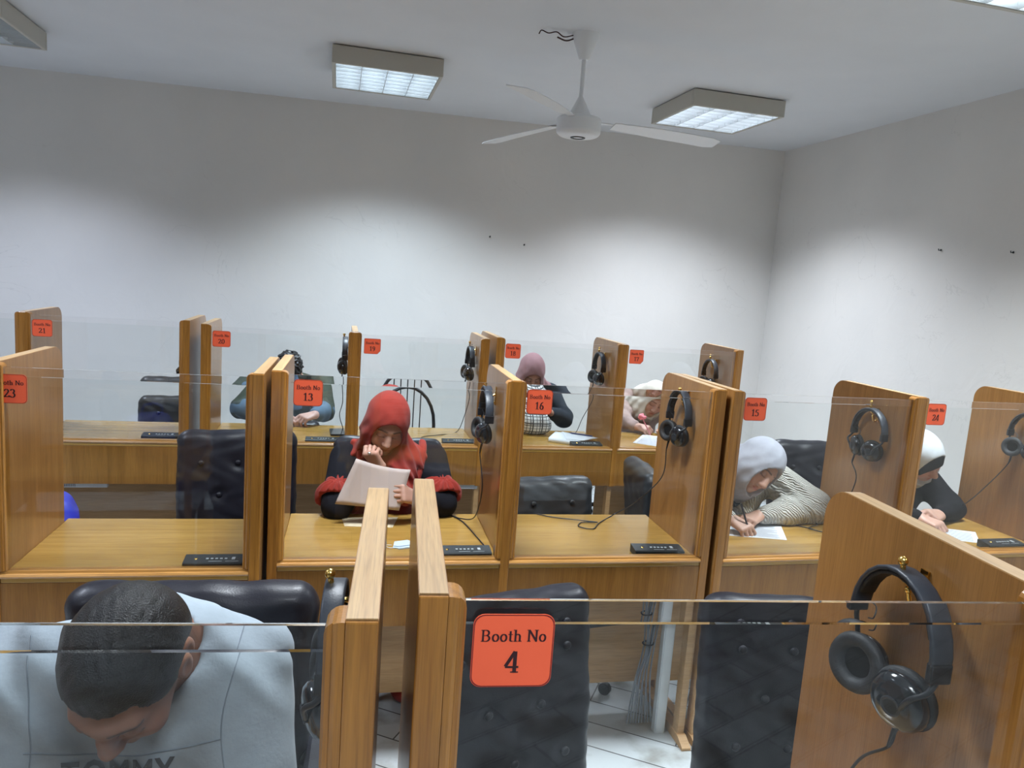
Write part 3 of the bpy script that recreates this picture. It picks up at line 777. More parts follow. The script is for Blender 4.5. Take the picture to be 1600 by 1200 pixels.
chair(CH_A, .25, 3.24, -4, 'black leather chair the woman in the red headscarf sits on', -.02)
chair(CH_B, .975, 2.95, 8, 'low charcoal tufted chair with buttons showing, behind the empty desk of sign 16')
chair(CH_B, 1.715, 3.44, 84, 'narrow side-on charcoal chair between the desks of signs 16 and 15', -.03)
chair(CH_A, 2.53, 3.27, -5, 'black tufted chair right of the woman in the cream knit cardigan')
chair(CH_C, 2.86, 3.22, 10, 'black chair the woman in black with the white headscarf sits on')
chair(CH_B, -.98, 4.93, 4, 'chair pushed up to the empty desk of sign 21', -.035)
chair(CH_C, -.27, 5.15, 0, 'black chair under the man in the olive jacket')
chair(CH_C, 1.32, 5.08, 0, 'black chair under the woman in the mauve headscarf')
chair(CH_C, 2.20, 5.02, 0, 'black chair under the woman in the cream headscarf')
chair(CH_D, -.27, 1.42, -3, 'black leather chair behind the man in the grey top', .072)
chair(CH_A, .488, 1.60, 14, 'empty black leather chair seen through the glass with sign 4', -.055)
chair(CH_A, 1.285, 1.64, -10, 'black leather chair between sign 4 and the large hanging headphones', -.11)
chair(CH_B, -1.18, 3.30, 75, 'dark chair mostly hidden behind the panel of sign 23')

# wrought metal chair with an arched bar back
def metal_chair(x, y):
    t = empty('metal_chair', (x, y, 0), 0, 'black metal chair with arched back and upright bars against the wall, behind sign 19', 'chair')
    w_ = .19; zt = .955
    P = [(-w_, 0, 0), (-w_, 0, .66)]+[(-w_*math.cos(math.radians(a)), 0, .70+(zt-.70)*math.sin(math.radians(a))) for a in range(0, 181, 15)]+[(w_, 0, .66), (w_, 0, 0)]
    MB().tube(P, .0115, 10).build('back_frame', M['blackmetal'], t)
    for i in range(5):
        xx = (i-2)*.046
        MB().tube([(xx, .004, .47), (xx, .004, zt-.012-abs(i-2)*.004)], .0042, 6).build('back_bar', M['blackmetal'], t)
    MB().prism(rrect(.40, .40, .05), 2, .44, .475).build('seat', M['leather'], t).location = (0, -.20, 0)
    for sx in (-1, 1):
        MB().tube([(sx*.17, -.37, .44), (sx*.18, -.39, 0)], .0115, 10).build('leg', M['blackmetal'], t)
    MB().tube([(-w_, 0, .46), (w_, 0, .46)], .009, 8).build('crossbar', M['blackmetal'], t)
metal_chair(.488, 4.95)

# ------------------------------------------------------------------ headphones, control boxes
def headphones(unit, pi, y, z, label, yaw=0, cord=None, k=1.0, swing=0, cupA=-1, cupB=1):
    """hang on the hook of panel pi of a unit: y,z as given to hook()"""
    u = UNITS[unit]; x = UX[unit][pi]
    Mu = Matrix.LocRotScale(u.location, u.rotation_euler, None)
    org = Mu @ Vector((x-.034, y, z+.010))
    t = empty('headphones', org, u.rotation_euler.z+yaw, label, 'headphones', 'black headphones hanging on brass hooks')
    # band in the local y-z plane
    cA = Vector((-.008, .052*k, -.158*k)); cB = Vector((-.014, -.040*k, -.162*k))
    top = [(0, .083*k*math.cos(math.radians(a)), -.088*k+.088*k*math.sin(math.radians(a))) for a in range(-8, 189, 14)]
    hb = MB().strap(top, (1, 0, 0), .030*k, .008).build('headband', M['band'], t)
    MB().strap([(p[0], p[1]*.93, -.088*k+(p[2]+.088*k)*.93) for p in top[2:-2]], (1, 0, 0), .024*k, .007).build('headband_pad', M['pad'], hb)
    for s_, c, face in ((1, cA, cupA), (-1, cB, cupB)):
        e = Vector(top[0] if s_ > 0 else top[-1])
        ax = Vector((face*.92, -s_*.35, .12)).normalized()
        y_ = MB().box(e.x-.017, e.x+.017, e.y-.006, e.y+.006, e.z-.014, e.z+.016)
        yk = y_.build('slider', M['plastic'], t, bevel=.003)
        mid = c-ax*.016
        MB().tube(crv([(e.x, e.y, e.z-.01), ((e.x+mid.x)/2, e.y*.9+mid.y*.1+s_*.006, (e.z*.6+mid.z*.4)), (mid.x, mid.y+s_*.03, mid.z+.025), (mid.x, mid.y+s_*.012, mid.z)]), .0042, 8).build('yoke', M['plastic'], yk)
        q = ax.to_track_quat('Z', 'Y').to_matrix().to_4x4(); Mc = Matrix.Translation(c) @ q @ Matrix.Diagonal((k, k, k, 1))
        cup = MB().lathe([(.0001, -.020), (.012, -.020), (.014, -.017), (.024, -.017), (.034, -.013), (.039, -.006), (.040, .002), (.036, .006)], Mc, 28).build('ear_cup', M['shell'], t)
        MB().lathe([(.034, .004), (.041, .006), (.043, .012), (.040, .019), (.032, .021), (.024, .017), (.021, .008)], Mc, 28).build('ear_pad', M['pad'], cup)
        MB().lathe([(.0001, .008), (.022, .008)], Mc, 20).build('driver_cloth', M['plastic'], cup)
        MB().lathe([(.010, -.021), (.012, -.0225), (.014, -.021)], Mc, 20).build('badge_ring', M['band'], cup)
    wl = MB().tube(crv([(0, .078*k, -.09*k), (.004, .055, -.10), (-.004, .045, -.115), (0, .062, -.125)]), .0012, 6).build('link_wire', M['plastic'], t)
    if cord:
        Mi = Matrix.LocRotScale(t.location, t.rotation_euler, None).inverted()
        c = cA if cord[0] == 'A' else cB
        st = c+Vector((0, 0, -.040)); st2 = c+Vector((-.004, .004, -.075))
        pts = [st, st2]+[Mi @ Mu @ Vector(p) for p in cord[1:]]
        MB().tube([st, st2], [.0045, .003], 8).build('cord_grip', M['plastic'], t)
        MB().tube(crv(pts, 10), .0023, 8).build('cord', M['plastic'], t)
    return t
UX = dict(B0=(0, .856, 1.607), B1=(0, .770, 1.502), B2=(0, .756, 1.530), M0=(0, .802, 1.532), M1=(0, .774, 1.528), M2=(0, .802, 1.585), F1=(0, .770, 1.538), F2=(0, .765, 1.535))
zd = .752
def boxat(unit, x, y, label, w_=.19, d_=.062, h_=.030, rz=0):
    u = UNITS[unit]; Mu = Matrix.LocRotScale(u.location, u.rotation_euler, None); p = Mu @ Vector((x, y, .7490))
    t = empty('audio_control_box', p, u.rotation_euler.z+math.radians(rz), label, 'control box', 'dark audio control boxes on the desks')
    body = MB().prism([(-d_/2, 0), (-d_/2, h_*.72), (-d_/2+.006, h_*.8), (d_/2, h_), (d_/2, 0)], 0, -w_/2, w_/2).build('casing', M['box'], t, bevel=.002)
    for i in range(5):
        MB().box(-.030+i*.014, -.022+i*.014, -.006, .002, h_*.86, h_*.95).build('button', M['conduit'], t, bevel=.001)
    MB().box(.048, .058, -.010, .008, h_*.86, h_*.95).build('button', M['conduit'], t)
    MB().lathe([(.0001, h_*.95), (.005, h_*.95), (.006, h_*.8)], Matrix.Translation((-.06, -.002, 0)), 12).build('knob', M['brass'], t)
    MB().box(-.02, .02, -.0195, -.0175, h_*.80, h_*.845).box(.03, .07, -.0195, -.0175, h_*.80, h_*.845).build('printed_line', M['conduit'], body)
    return t
boxat('M0', 1.425, .060, 'dark control box on the empty desk of sign 23')
boxat('M1', .655, .060, 'dark control box with a cable plugged in, on the desk of sign 13')
boxat('M1', 1.385, .065, 'dark control box on the empty desk of sign 16', rz=-3)
boxat('M2', 1.385, .055, 'dark control box on the desk of sign 24')
boxat('B0', 1.49, .085, 'dark control box on the empty desk of sign 21')
boxat('B1', .635, .040, 'dark control box in front of the man in the olive jacket')
boxat('B1', 1.40, .065, 'dark control box on the empty desk of sign 19')
boxat('B2', .610, .060, 'dark control box beside the papers on the desk of sign 18')
zc = .753
headphones('F2', 1, .215, 1.325, 'large headphones on the panel at the right edge of the nearest row', cord=['B', (.70, .22, 1.02), (.675, .24, .90), (.66, .18, zc), (.62, .12, zc)], k=1.12)
headphones('F1', 2, .32, 1.275, 'headphones half hidden behind the nearest panel, left of sign 4')
headphones('M1', 1, .28, 1.30, 'headphones beside the woman in the red headscarf', cord=['B', (.735, .22, .95), (.725, .28, .82), (.70, .44, zc+.004), (.66, .50, zc), (.70, .42, zc), (.735, .22, zc), (.748, .09, zc+.006), (.745, .06, .765)], k=.97)
headphones('M1', 2, .23, 1.325, 'headphones over the empty desk of sign 16', cord=['A', (1.48, .30, .98), (1.43, .42, .84), (1.37, .50, zc+.004), (1.27, .40, zc), (1.22, .33, zc), (1.17, .36, zc), (1.20, .41, zc), (1.26, .40, zc+.004), (1.10, .47, zc), (1.03, .515, zc)])
headphones('M2', 1, .20, 1.295, 'headphones on the panel right of the woman in the cream knit cardigan', cupA=1, cord=['A', (.755, .22, 1.0), (.745, .26, .85), (.72, .30, zc), (.62, .34, zc), (.60, .40, zc), (.68, .43, zc), (.71, .36, zc+.003), (.63, .31, zc+.003), (.70, .24, zc)], k=1.05)
headphones('M2', 2, .16, 1.30, 'headphones at the right edge of the picture, above the desk of sign 24', cord=['A', (1.51, .26, .98), (1.49, .36, .84), (1.45, .46, zc), (1.30, .49, zc), (1.26, .44, zc)])
headphones('B0', 2, .25, 1.24, 'headphones peeking out left of the panel by sign 20')
headphones('B1', 1, .22, 1.31, 'headphones behind the narrow post left of sign 19', cord=['A', (.735, .27, .95), (.72, .35, .85), (.745, .40, zc)])
headphones('B1', 2, .24, 1.30, 'headphones over the empty desk of sign 19', cord=['A', (1.49, .30, 1.0), (1.475, .36, .86), (1.44, .40, zc), (1.32, .30, zc), (1.24, .26, zc), (1.20, .22, zc)])
headphones('B2', 1, .26, 1.30, 'headphones on the panel right of the woman in the mauve headscarf', cord=['A', (.73, .34, 1.0), (.70, .42, .86), (.68, .47, zc), (.62, .44, zc)])
headphones('B2', 2, .27, 1.29, 'headphones at the far right of the back row, partly hidden')
# ------------------------------------------------------------------ people
def rot(yaw, pitch, roll):
    return Matrix.Rotation(math.radians(yaw), 4, 'Z') @ Matrix.Rotation(math.radians(pitch), 4, 'X') @ Matrix.Rotation(math.radians(roll), 4, 'Y')
def head_frame(c, yaw=0, pitch=30, roll=0, k=1.0): return Matrix.Translation(c) @ rot(yaw, pitch, roll) @ Matrix.Scale(k, 4)
def add_head(s, H):
    """face looks along local -y, crown +z"""
    W = lambda x, y, z: H @ Vector((x, y, z))
    s.ell(H, (0, .012, .030), (.074, .094, .088), k=.0)
    s.ell(H, (0, -.028, -.035), (.060, .062, .078), k=.03)
    s.ell(H, (0, -.055, -.088), (.028, .026, .022), k=.03)           # chin
    for x in (-1, 1):
        s.ell(H, (x*.040, -.058, -.030), (.024, .022, .026), k=.02)    # cheek
        s.rc(W(x*.012, -.083, .026), W(x*.038, -.072, .025), .008, .006, k=.022)   # brow
        s.ell(H, (x*.031, -.097, .004), (.018, .014, .012), k=.012, mode='s')       # socket
        s.ell(H, (x*.031, -.074, .003), (.0150, .0150, .0125), k=.004)              # lidded eye
        s.ell(H, (x*.077, .012, -.004), (.007, .019, .031), k=.006)                 # ear
        s.ell(H, (x*.083, .008, -.002), (.005, .010, .018), k=.004, mode='s')
        s.ell(H, (x*.011, -.094, -.034), (.009, .010, .007), k=.006)                # nostril wing
    s.path([W(0, -.084, .016), W(0, -.096, -.008), W(0, -.107, -.028)], [.007, .009, .0125], k=.014)
    s.rc(W(-.019, -.083, -.058), W(.019, -.083, -.058), .0055, k=.008)
    s.rc(W(0, -.089, -.057), W(0, -.089, -.057), .006, k=.01)
    s.rc(W(-.015, -.083, -.068), W(.015, -.083, -.068), .0065, k=.008)
    s.rc(W(-.020, -.094, -.0625), W(.020, -.094, -.0625), .0022, k=.004, mode='s')
def face_paint(H, brow=(.18, .14, .12), lip=(1.0, .62, .62), stubble=None):
    Mi = np.array(H.inverted())
    def f(P):
        L = P @ Mi[:3, :3].T+Mi[:3, 3]; x, y, z = L.T; ax = np.abs(x); c = np.ones((len(P), 3)); fr = y < -.055
        def mix(m, col):
            m = np.clip(m, 0, 1)[:, None]; c[:] = c*(1-m)+c*np.array(col)*m
        zb = .027+.05*(ax-.012)-1.6*np.clip(ax-.034, 0, 1)**1.3*.9
        mix(fr*np.clip(1.6-np.abs(z-zb)/.0032, 0, 1)*(ax > .011)*(ax < .050), brow)
        zl = -.0035-.22*np.abs(ax-.031)**1.0*0-8*(ax-.031)**2*-1
        mix(fr*np.clip(1.5-np.abs(z-zl)/.0017, 0, 1)*(np.abs(ax-.031) < .0155), (.10, .07, .06))
        mix(fr*np.clip(1.3-np.sqrt(((ax-.031)/.022)**2+((z-.004)/.014)**2), 0, 1)*.45, (.62, .55, .55))
        mix(fr*np.clip(2.2-2*np.sqrt((x/.023)**2+((z+.0625)/.0105)**2), 0, 1), lip)
        mix(fr*np.clip(1.4-np.abs(z+.0625)/.0016, 0, 1)*(ax < .020), (.45, .3, .3))
        mix(fr*np.clip(1.5-np.sqrt(((ax-.008)/.004)**2+((z+.041)/.003)**2), 0, 1), (.35, .25, .22))
        mix((y < -.04)*np.clip(1.4-np.sqrt(((ax-.044)/.022)**2+((z+.028)/.02)**2), 0, 1)*.35, (1.12, .82, .80))
        if stubble is not None: mix((z < -.045)*(y < -.01)*np.clip((-.045-z)/.02, 0, 1)*.6, stubble)
        return c
    return f
def add_hand(s, w, d, n, side=1, curl=(25, 35, 25), tk=None, k=1.0, spread=1.0, thumb=0.0):
    """w wrist, d finger direction, n back-of-hand normal; side=+1 thumb towards d x n"""
    d = Vector(d).normalized(); n = Vector(n); n = (n-d*n.dot(d)).normalized(); x = d.cross(n)*side
    w = Vector(w)
    W = lambda a, b, c: w+(x*a+d*b+n*c)*k
    nn = tuple(n)
    for i, (a, r) in enumerate(((.026, .0125), (.009, .0128), (-.009, .0122), (-.025, .0112))):
        s.rc(W(a*.55, .004, 0), W(a, .078-.004*i, .002), .0145*k, r*k, k=.010*k)
    s.rc(W(.012, .02, -.006), W(.022, .045, -.010), .016*k, .012*k, k=.012*k)
    for i, (a, L, r) in enumerate(((.028, .070, .0084), (.0095, .078, .0086), (-.0095, .072, .0082), (-.027, .056, .0074))):
        cv = [c*(1+.08*i) for c in curl] if tk is None else tk[i]
        p = Vector((a, .080-.004*i-(.004 if i == 3 else 0), .002)); ang = 0; fan = (a*2.2)*spread
        for j, f in enumerate((.45, .30, .25)):
            ang += math.radians(cv[j]); st = L*f
            q = p+Vector((math.sin(fan)*math.cos(ang)*st, math.cos(fan)*math.cos(ang)*st, -math.sin(ang)*st))
            s.rc(W(*p), W(*q), r*k*(1.06-.09*j), r*k*(1.0-.1*j), k=.003*k)
            p = q
    t0 = (.022, .018, -.006); t1 = (.046-.01*thumb, .044, -.014-.012*thumb); t2 = (.054-.022*thumb, .070, -.020-.018*thumb); t3 = (.052-.034*thumb, .090, -.024-.020*thumb)
    s.path([W(*t0), W(*t1), W(*t2), W(*t3)], [.0135*k, .0115*k, .0098*k, .0082*k], k=.008*k)
def add_arm(s, el, wr, k=1): s.path([el, wr], [.036*k, .026*k], k=.02)
def person(name_label, base, group=None):
    return empty('person', base, 0, name_label, 'person', group)
def bounds(pts, pad):
    a = np.array([list(p) for p in pts]); return a.min(0)-pad, a.max(0)+pad
def legs(t, hipc, mat, shoe, kneez=.52, footz=.05, wid=.11, fwd=.36, skirt=False):
    s = SDF((hipc[0]-.34, hipc[1]-.62, 0), (hipc[0]+.34, hipc[1]+.24, hipc[2]+.16), .012)
    for x in (-1, 1):
        hp = Vector(hipc)+Vector((x*wid*.8, 0, 0)); kn = Vector((hipc[0]+x*wid, hipc[1]-fwd, kneez)); an = Vector((hipc[0]+x*wid, hipc[1]-fwd+.04, .09))
        s.rc(hp, kn, .095, .070, k=.04); s.rc(kn, an, .068 if not skirt else .09, .048 if not skirt else .10, k=.03)
    s.rc(Vector(hipc)-Vector((.07, 0, 0)), Vector(hipc)+Vector((.07, 0, 0)), .115, k=.05)
    s.folds(.003, lambda X, Y, Z: np.sin(Z*60+Y*30)*np.sin(X*40))
    s.build('skirt' if skirt else 'trousers', mat, t)
    for x in (-1, 1):
        q = SDF((hipc[0]+x*wid-.08, hipc[1]-fwd-.2, 0), (hipc[0]+x*wid+.08, hipc[1]-fwd+.12, .14), .009)
        c = Vector((hipc[0]+x*wid, hipc[1]-fwd+.05, .045)); q.rc(c, c+Vector((0, -.15, -.008)), .042, .036, k=.01); q.rc(c, c+Vector((0, .01, .05)), .036, .034, k=.02)
        q.F = np.maximum(q.F, (.004-(q.lo[2]+q.h*np.arange(q.n[2])))[None, None, :].astype(np.float32))
        q.build('shoe', shoe, t)
SHOE = simple('dark_shoe', (.02, .02, .022, 1), .5)
def hijab(t, H, neck, chest, mat, Hk=1.0, open_=(0, -.108, -.018), orad=(.064, .085, .086), drape=(), amp=.0028, fl=(38, 26), h=.0045, extra=None, tail=None, name='headscarf', wrap=.5):
    c = H @ Vector((0, 0, 0)); pts = [c, neck, chest]+[d[0] for d in drape]+[d[1] for d in drape]
    lo, hi = bounds(pts, .17); s = SDF(lo, hi, h)
    s.ell(H, (0, .012, .033), (.089, .112, .104), k=0)
    s.ell(H, (0, -.018, -.035), (.082, .088, .098), k=.04)
    W = lambda a: H @ Vector(a)
    s.rc(W((0, .015, -.07)), neck, .085, .085, k=.05)
    s.rc(W((0, -.045, -.098)), W((0, -.04, -.10)), .040, k=.04)
    s.rc(neck, chest, .088, .085, k=.05)
    for d in drape: s.rc(d[0], d[1], d[2], d[3], k=.05)
    Mi = np.array(H.inverted())
    def ff(X, Y, Z):
        x = Mi[0][0]*X+Mi[0][1]*Y+Mi[0][2]*Z+Mi[0][3]; y = Mi[1][0]*X+Mi[1][1]*Y+Mi[1][2]*Z+Mi[1][3]; z = Mi[2][0]*X+Mi[2][1]*Y+Mi[2][2]*Z+Mi[2][3]
        low = np.clip(.4-z*9, .25, 1.6)
        return low*(np.sin(fl[0]*(np.abs(x)*1.4+y*.9+z*.5)*2.2+1.2*np.sin(z*30+y*17))+.6*np.sin(fl[1]*(z*2.2+y*1.2+x*1.0)*1.6+.8*np.sin(x*40)))
    s.folds(amp, ff)
    s.ell(H, open_, orad, k=.006, mode='s')
    if extra: extra(s)
    return s.build(name, mat, t)

def make_people():
    # --- man at the nearest row, head bowed
    H = head_frame((-.272, 1.080, 1.132), -14, 50, 6, .99)
    t = person('man with short black hair in a pale grey printed top bowed over the nearest desk', (-.27, 1.36, 0))
    nb = Vector((-.250, 1.225, 1.075))
    SL, SR = Vector((-.440, 1.245, 1.020)), Vector((-.140, 1.235, 1.015))
    EL, ER = Vector((-.550, 1.13, .80)), Vector((-.085, 1.115, .815)); WL, WR = Vector((-.40, .93, .785)), Vector((-.19, .92, .785))
    s = SDF((-.68, .78, .70), (.06, 1.42, 1.30), .0042)
    add_head(s, H)
    s.rc(H @ Vector((0, .045, -.04)), nb, .058, .062, k=.03); s.rc(nb, (-.27, 1.30, .95), .07, .09, k=.04)
    s.rc(nb, SL, .05, .045, k=.04); s.rc(nb, SR, .05, .045, k=.04)
    for S_, E_, W_ in ((SL, EL, WL), (SR, ER, WR)): s.path([S_, E_, W_], [.045, .040, .027], k=.02)
    add_hand(s, WL, (.75, -.5, -.04), (0, 0, 1), -1, (20, 30, 20)); add_hand(s, WR, (-.7, -.6, -.04), (0, 0, 1), 1, (35, 40, 25))
    skin = skin_mat('tan_skin', (.25, .118, .070, 1))
    s.build('body', skin, t, paint=face_paint(H, brow=(.12, .09, .08), stubble=(.5, .45, .45)))
    # hair
    q = SDF((-.42, .90, .98), (-.12, 1.30, 1.32), .0034)
    q.ell(H, (0, .016, .034), (.0795, .0985, .094), k=0); q.ell(H, (0, .06, -.01), (.066, .060, .07), k=.03)
    Mi = np.array(H.inverted())
    def hf(X, Y, Z):
        x = Mi[0][0]*X+Mi[0][1]*Y+Mi[0][2]*Z+Mi[0][3]; y = Mi[1][0]*X+Mi[1][1]*Y+Mi[1][2]*Z+Mi[1][3]; z = Mi[2][0]*X+Mi[2][1]*Y+Mi[2][2]*Z+Mi[2][3]
        up = np.clip((z-.04)*12, .15, 1)
        return up*(np.sin(x*330+3*np.sin(y*60+z*50))*.7+np.sin(y*120+x*390+2*np.sin(z*90))*.6)
    q.folds(.0012, hf)
    r = q._box(q.lo, q.lo+q.n*q.h); _, X, Y, Z = r
    x = Mi[0][0]*X+Mi[0][1]*Y+Mi[0][2]*Z+Mi[0][3]; y = Mi[1][0]*X+Mi[1][1]*Y+Mi[1][2]*Z+Mi[1][3]; z = Mi[2][0]*X+Mi[2][1]*Y+Mi[2][2]*Z+Mi[2][3]
    # hairline: keep above z > line(y)
    line = np.where(y < -.045, .066, np.where(y < -.01, .066-(y+.045)*.9, np.where(y < .03, .034-(y+.01)*1.0, -.006-(y-.03)*1.1)))
    line = line-2.2*np.clip(np.abs(x)-.045, 0, 1)*(y < 0)
    q.F = np.maximum(q.F, ((line-z)*.8).astype(np.float32))
    hm = simple('glossy_black_hair', (.004, .0038, .004, 1), .42, bump=1.0, bscale=420, spec=.4)
    q.build('hair', hm, t, smooth=0)
    # top
    s = SDF((-.70, .86, .72), (.10, 1.50, 1.24), .0055)
    s.rc((-.345, 1.275, .985), (-.215, 1.27, .985), .095, k=.05); s.rc((-.28, 1.31, .98), (-.275, 1.37, .78), .150, .140, k=.07)
    s.rc((-.36, 1.27, .93), (-.19, 1.27, .93), .115, k=.07)
    s.rc(nb, SL, .075, .075, k=.05); s.rc(nb, SR, .075, .075, k=.05)
    s.path([SL, EL], [.085, .060], k=.05); s.path([SR, ER], [.085, .062], k=.05)
    s.path([EL, EL.lerp(WL, .8)], [.060, .040], k=.03); s.path([ER, ER.lerp(WR, .35)], [.060, .050], k=.03)
    s.folds(.0065, lambda X, Y, Z: np.sin((X*1.2+Z*.9)*44+2.5*np.sin(Y*22))*np.clip(np.sin(Z*19+X*16+1), 0, 1)+.5*np.sin((Z-X*.6)*70+Y*20)*np.clip(np.sin(X*21), 0, 1))
    s.rc(H @ Vector((0, .045, -.03)), nb+Vector((0, -.015, .0)), .062, .066, k=.012, mode='s')
    s.ell(H, (0, -.005, 0), (.082, .108, .125), k=.006, mode='s')
    tm = cloth('pale_grey_jersey', (.33, .39, .44, 1), bump=.25, bscale=160, noise=.1)
    top = s.build('top', tm, t)
    rib = SDF((-.36, 1.08, .98), (-.12, 1.36, 1.22), .004)
    # seam cords over the shoulder
    P, Q = s.mesh()
    def ray_shirt(o, d):
        from mathutils.bvhtree import BVHTree
        return None
    from mathutils.bvhtree import BVHTree
    bvh = BVHTree.FromPolygons([tuple(p) for p in P], [tuple(int(i) for i in f) for f in Q])
    def proj(p, d=(0, 1, -.25)):
        d = Vector(d).normalized(); hit = bvh.ray_cast(Vector(p)-d*.6, d)
        return hit[0] if hit[0] is not None else None
    seam = simple('grey_seam', (.20, .24, .28, 1), .9)
    b0 = Vector((-.27, 1.36, 0))
    for pts in ([(-.13, 1.1, 1.11), (-.15, 1.1, 1.02), (-.145, 1.1, .95), (-.125, 1.1, .88)], [(-.44, 1.1, 1.11), (-.42, 1.1, 1.0), (-.43, 1.1, .90)],
                [(-.43, 1.1, .975), (-.33, 1.1, .962), (-.23, 1.1, .965), (-.15, 1.1, .985)]):
        path = [proj(p, (0, 1, -.1)) for p in crv(pts, 8)]; path = [p-b0+Vector((0, -.0005, 0)) for p in path if p is not None]
        if len(path) > 3: MB().tube(path, .0012, 5).build('seam', seam, top)
    # printed letters on the chest
    cu = bpy.data.curves.new('print', 'FONT'); cu.body = 'TOMMY'; cu.size = .062; cu.align_x = 'CENTER'; cu.space_character = 1.15; cu.resolution_u = 3; cu.offset = .0016
    to = bpy.data.objects.new('tmp', cu); COL.objects.link(to)
    me = bpy.data.meshes.new_from_object(to.evaluated_get(bpy.context.evaluated_depsgraph_get())); bpy.data.objects.remove(to)
    import bmesh
    bm = bmesh.new(); bm.from_mesh(me); bmesh.ops.triangulate(bm, faces=bm.faces)
    bmesh.ops.subdivide_edges(bm, edges=[e for e in bm.edges if e.calc_length() > .012], cuts=2, use_grid_fill=True)
    ok = True
    for v in bm.verts:
        p = proj((-.300+v.co.x*.66, 1.15, .905+v.co.y), (0, 1, -.25))
        v.co = (p-b0+Vector((0, -.0035, .001))) if p is not None else Vector((0, 0, .9))
    bm.to_mesh(me); bm.free(); me.materials.clear(); me.materials.append(simple('dark_grey_print', (.035, .037, .042, 1), .8))
    lo_ = bpy.data.objects.new('chest_print', me); link(lo_, top); lo_['label'] = 'dark printed letters across the chest'
    legs(t, (-.27, 1.34, .56), cloth('dark_trousers', (.02, .022, .03, 1)), SHOE)

    # --- woman in the red headscarf
    H = head_frame((.212, 2.940, 1.112), 4, 26, 10, .98)
    t = person('woman in a red headscarf, cheek on her hand, reading a sheet', (.24, 3.14, 0))
    nb = Vector((.235, 3.05, .985)); SL, SR = Vector((.075, 3.07, .93)), Vector((.405, 3.06, .935))
    EL, ER = Vector((.03, 2.89, .79)), Vector((.45, 2.90, .795)); WL, WR = Vector((.190, 2.862, .955)), Vector((.325, 2.79, .850))
    s = SDF((-.12, 2.68, .72), (.60, 3.20, 1.24), .0038)
    add_head(s, H); s.rc(H @ Vector((0, .04, -.06)), nb, .05, .055, k=.03)
    s.rc(nb, SL, .045, .04, k=.04); s.rc(nb, SR, .045, .04, k=.04)
    for S_, E_, W_ in ((SL, EL, WL), (SR, ER, WR)): s.path([S_, E_, W_], [.038, .036, .024], k=.02)
    add_hand(s, WL, (-.55, -.10, .80), (-.5, -.75, -.3), -1, (60, 70, 45), k=.95, thumb=.6)
    add_hand(s, WR, (-.50, -.35, .30), (.25, -.8, .5), 1, (60, 60, 40), k=.95, thumb=.8)
    s.build('body', skin_mat('warm_skin', (.50, .28, .21, 1)), t, paint=face_paint(H, lip=(.95, .55, .55)))
    red = cloth('rust_red_crepe', (.29, .034, .024, 1), bump=.3, bscale=180, noise=.15)
    hijab(t, H, Vector((.225, 3.03, 1.01)), Vector((.24, 2.97, .91)), red, drape=[(Vector((.22, 3.02, .98)), Vector((.12, 3.04, .97)), .075, .055), (Vector((.25, 3.0, .97)), Vector((.33, 3.0, .95)), .07, .06), (Vector((.25, 2.96, .92)), Vector((.28, 2.92, .84)), .08, .06)],
          orad=(.070, .088, .090), open_=(0, -.114, -.022), amp=.0036)
    s = SDF((-.16, 2.72, .70), (.62, 3.30, 1.06), .0055)
    s.rc((.13, 3.09, .91), (.35, 3.09, .91), .092, k=.05); s.rc((.24, 3.09, .88), (.24, 3.16, .62), .13, .13, k=.06)
    s.path([SL, EL], [.082, .062], k=.04); s.path([SR, ER], [.082, .062], k=.04)
    s.path([EL, EL.lerp(WL, .88)], [.050, .034], k=.02); s.path([ER, ER.lerp(WR, .9)], [.050, .034], k=.02)
    s.folds(.003, lambda X, Y, Z: np.sin(Z*70+X*40+2*np.sin(Y*30))*np.clip(np.sin(X*30+Y*20), 0, 1))
    s.build('blouse', cloth('black_blouse_cloth', (.010, .010, .014, 1), noise=.1), t)
    s = SDF((.06, 2.82, .62), (.44, 3.24, 1.02), .0055)
    s.rc((.19, 3.07, .86), (.29, 3.07, .86), .115, k=.05); s.rc((.24, 3.06, .84), (.24, 3.13, .66), .14, .14, k=.05)
    s.folds(.003, lambda X, Y, Z: np.sin(X*90+2*np.sin(Z*20)))
    s.build('pinafore', red, t)
    for x0, x1 in ((.118, .150), (.372, .335)):
        q = SDF((.06, 2.86, .80), (.44, 3.14, 1.06), .004)
        pp = crv([(x0, 3.06, 1.015), (x0, 2.995, .985), (x0+(x1-x0)*.4, 2.965, .92), (x1, 2.945, .85)], 14)
        for i, p in enumerate(pp[:-1]):
            o_ = Vector((math.sin(i*1.9)*.004, -abs(math.sin(i*1.3))*.005, 0)); q.rc(p+o_, pp[i+1]+o_, .012+.003*math.sin(i*2.1), k=.004)
        q.build('ruffle', red, t, smooth=0)
    for E_, S_, W_ in ((EL, SL, WL), (ER, SR, WR)):
        q = SDF(tuple(E_-Vector((.13, .13, .11))), tuple(E_+Vector((.13, .14, .15))), .0045)
        up = (S_-E_).normalized(); a = E_+up*.100; b = E_+up*.042
        q.rc(a, b, .064, .090, k=.0)
        q.folds(.006, lambda X, Y, Z, E_=E_: np.sin(np.arctan2(Y-E_.y, X-E_.x)*11))
        q.rc(E_-up*.06, E_+up*.045, .085, .064, k=.01, mode='s'); q.cut(tuple(up), tuple(a+up*.012)); q.cut(tuple(-up), tuple(b-up*.03))
        q.build('flared_cuff', red, t, smooth=1)
    MB().sphere((WL+Vector((-.045, -.020, .060))-Vector((.24, 3.14, 0))), .007, 6).build('ring', simple('silver', (.8, .8, .82, 1), .2, metal=1), t)
    legs(t, (.24, 3.12, .54), red, SHOE, skirt=True)

    # --- woman in the cream cardigan
    H = head_frame((1.795, 2.775, 1.002), 4, 26, 38, .98)
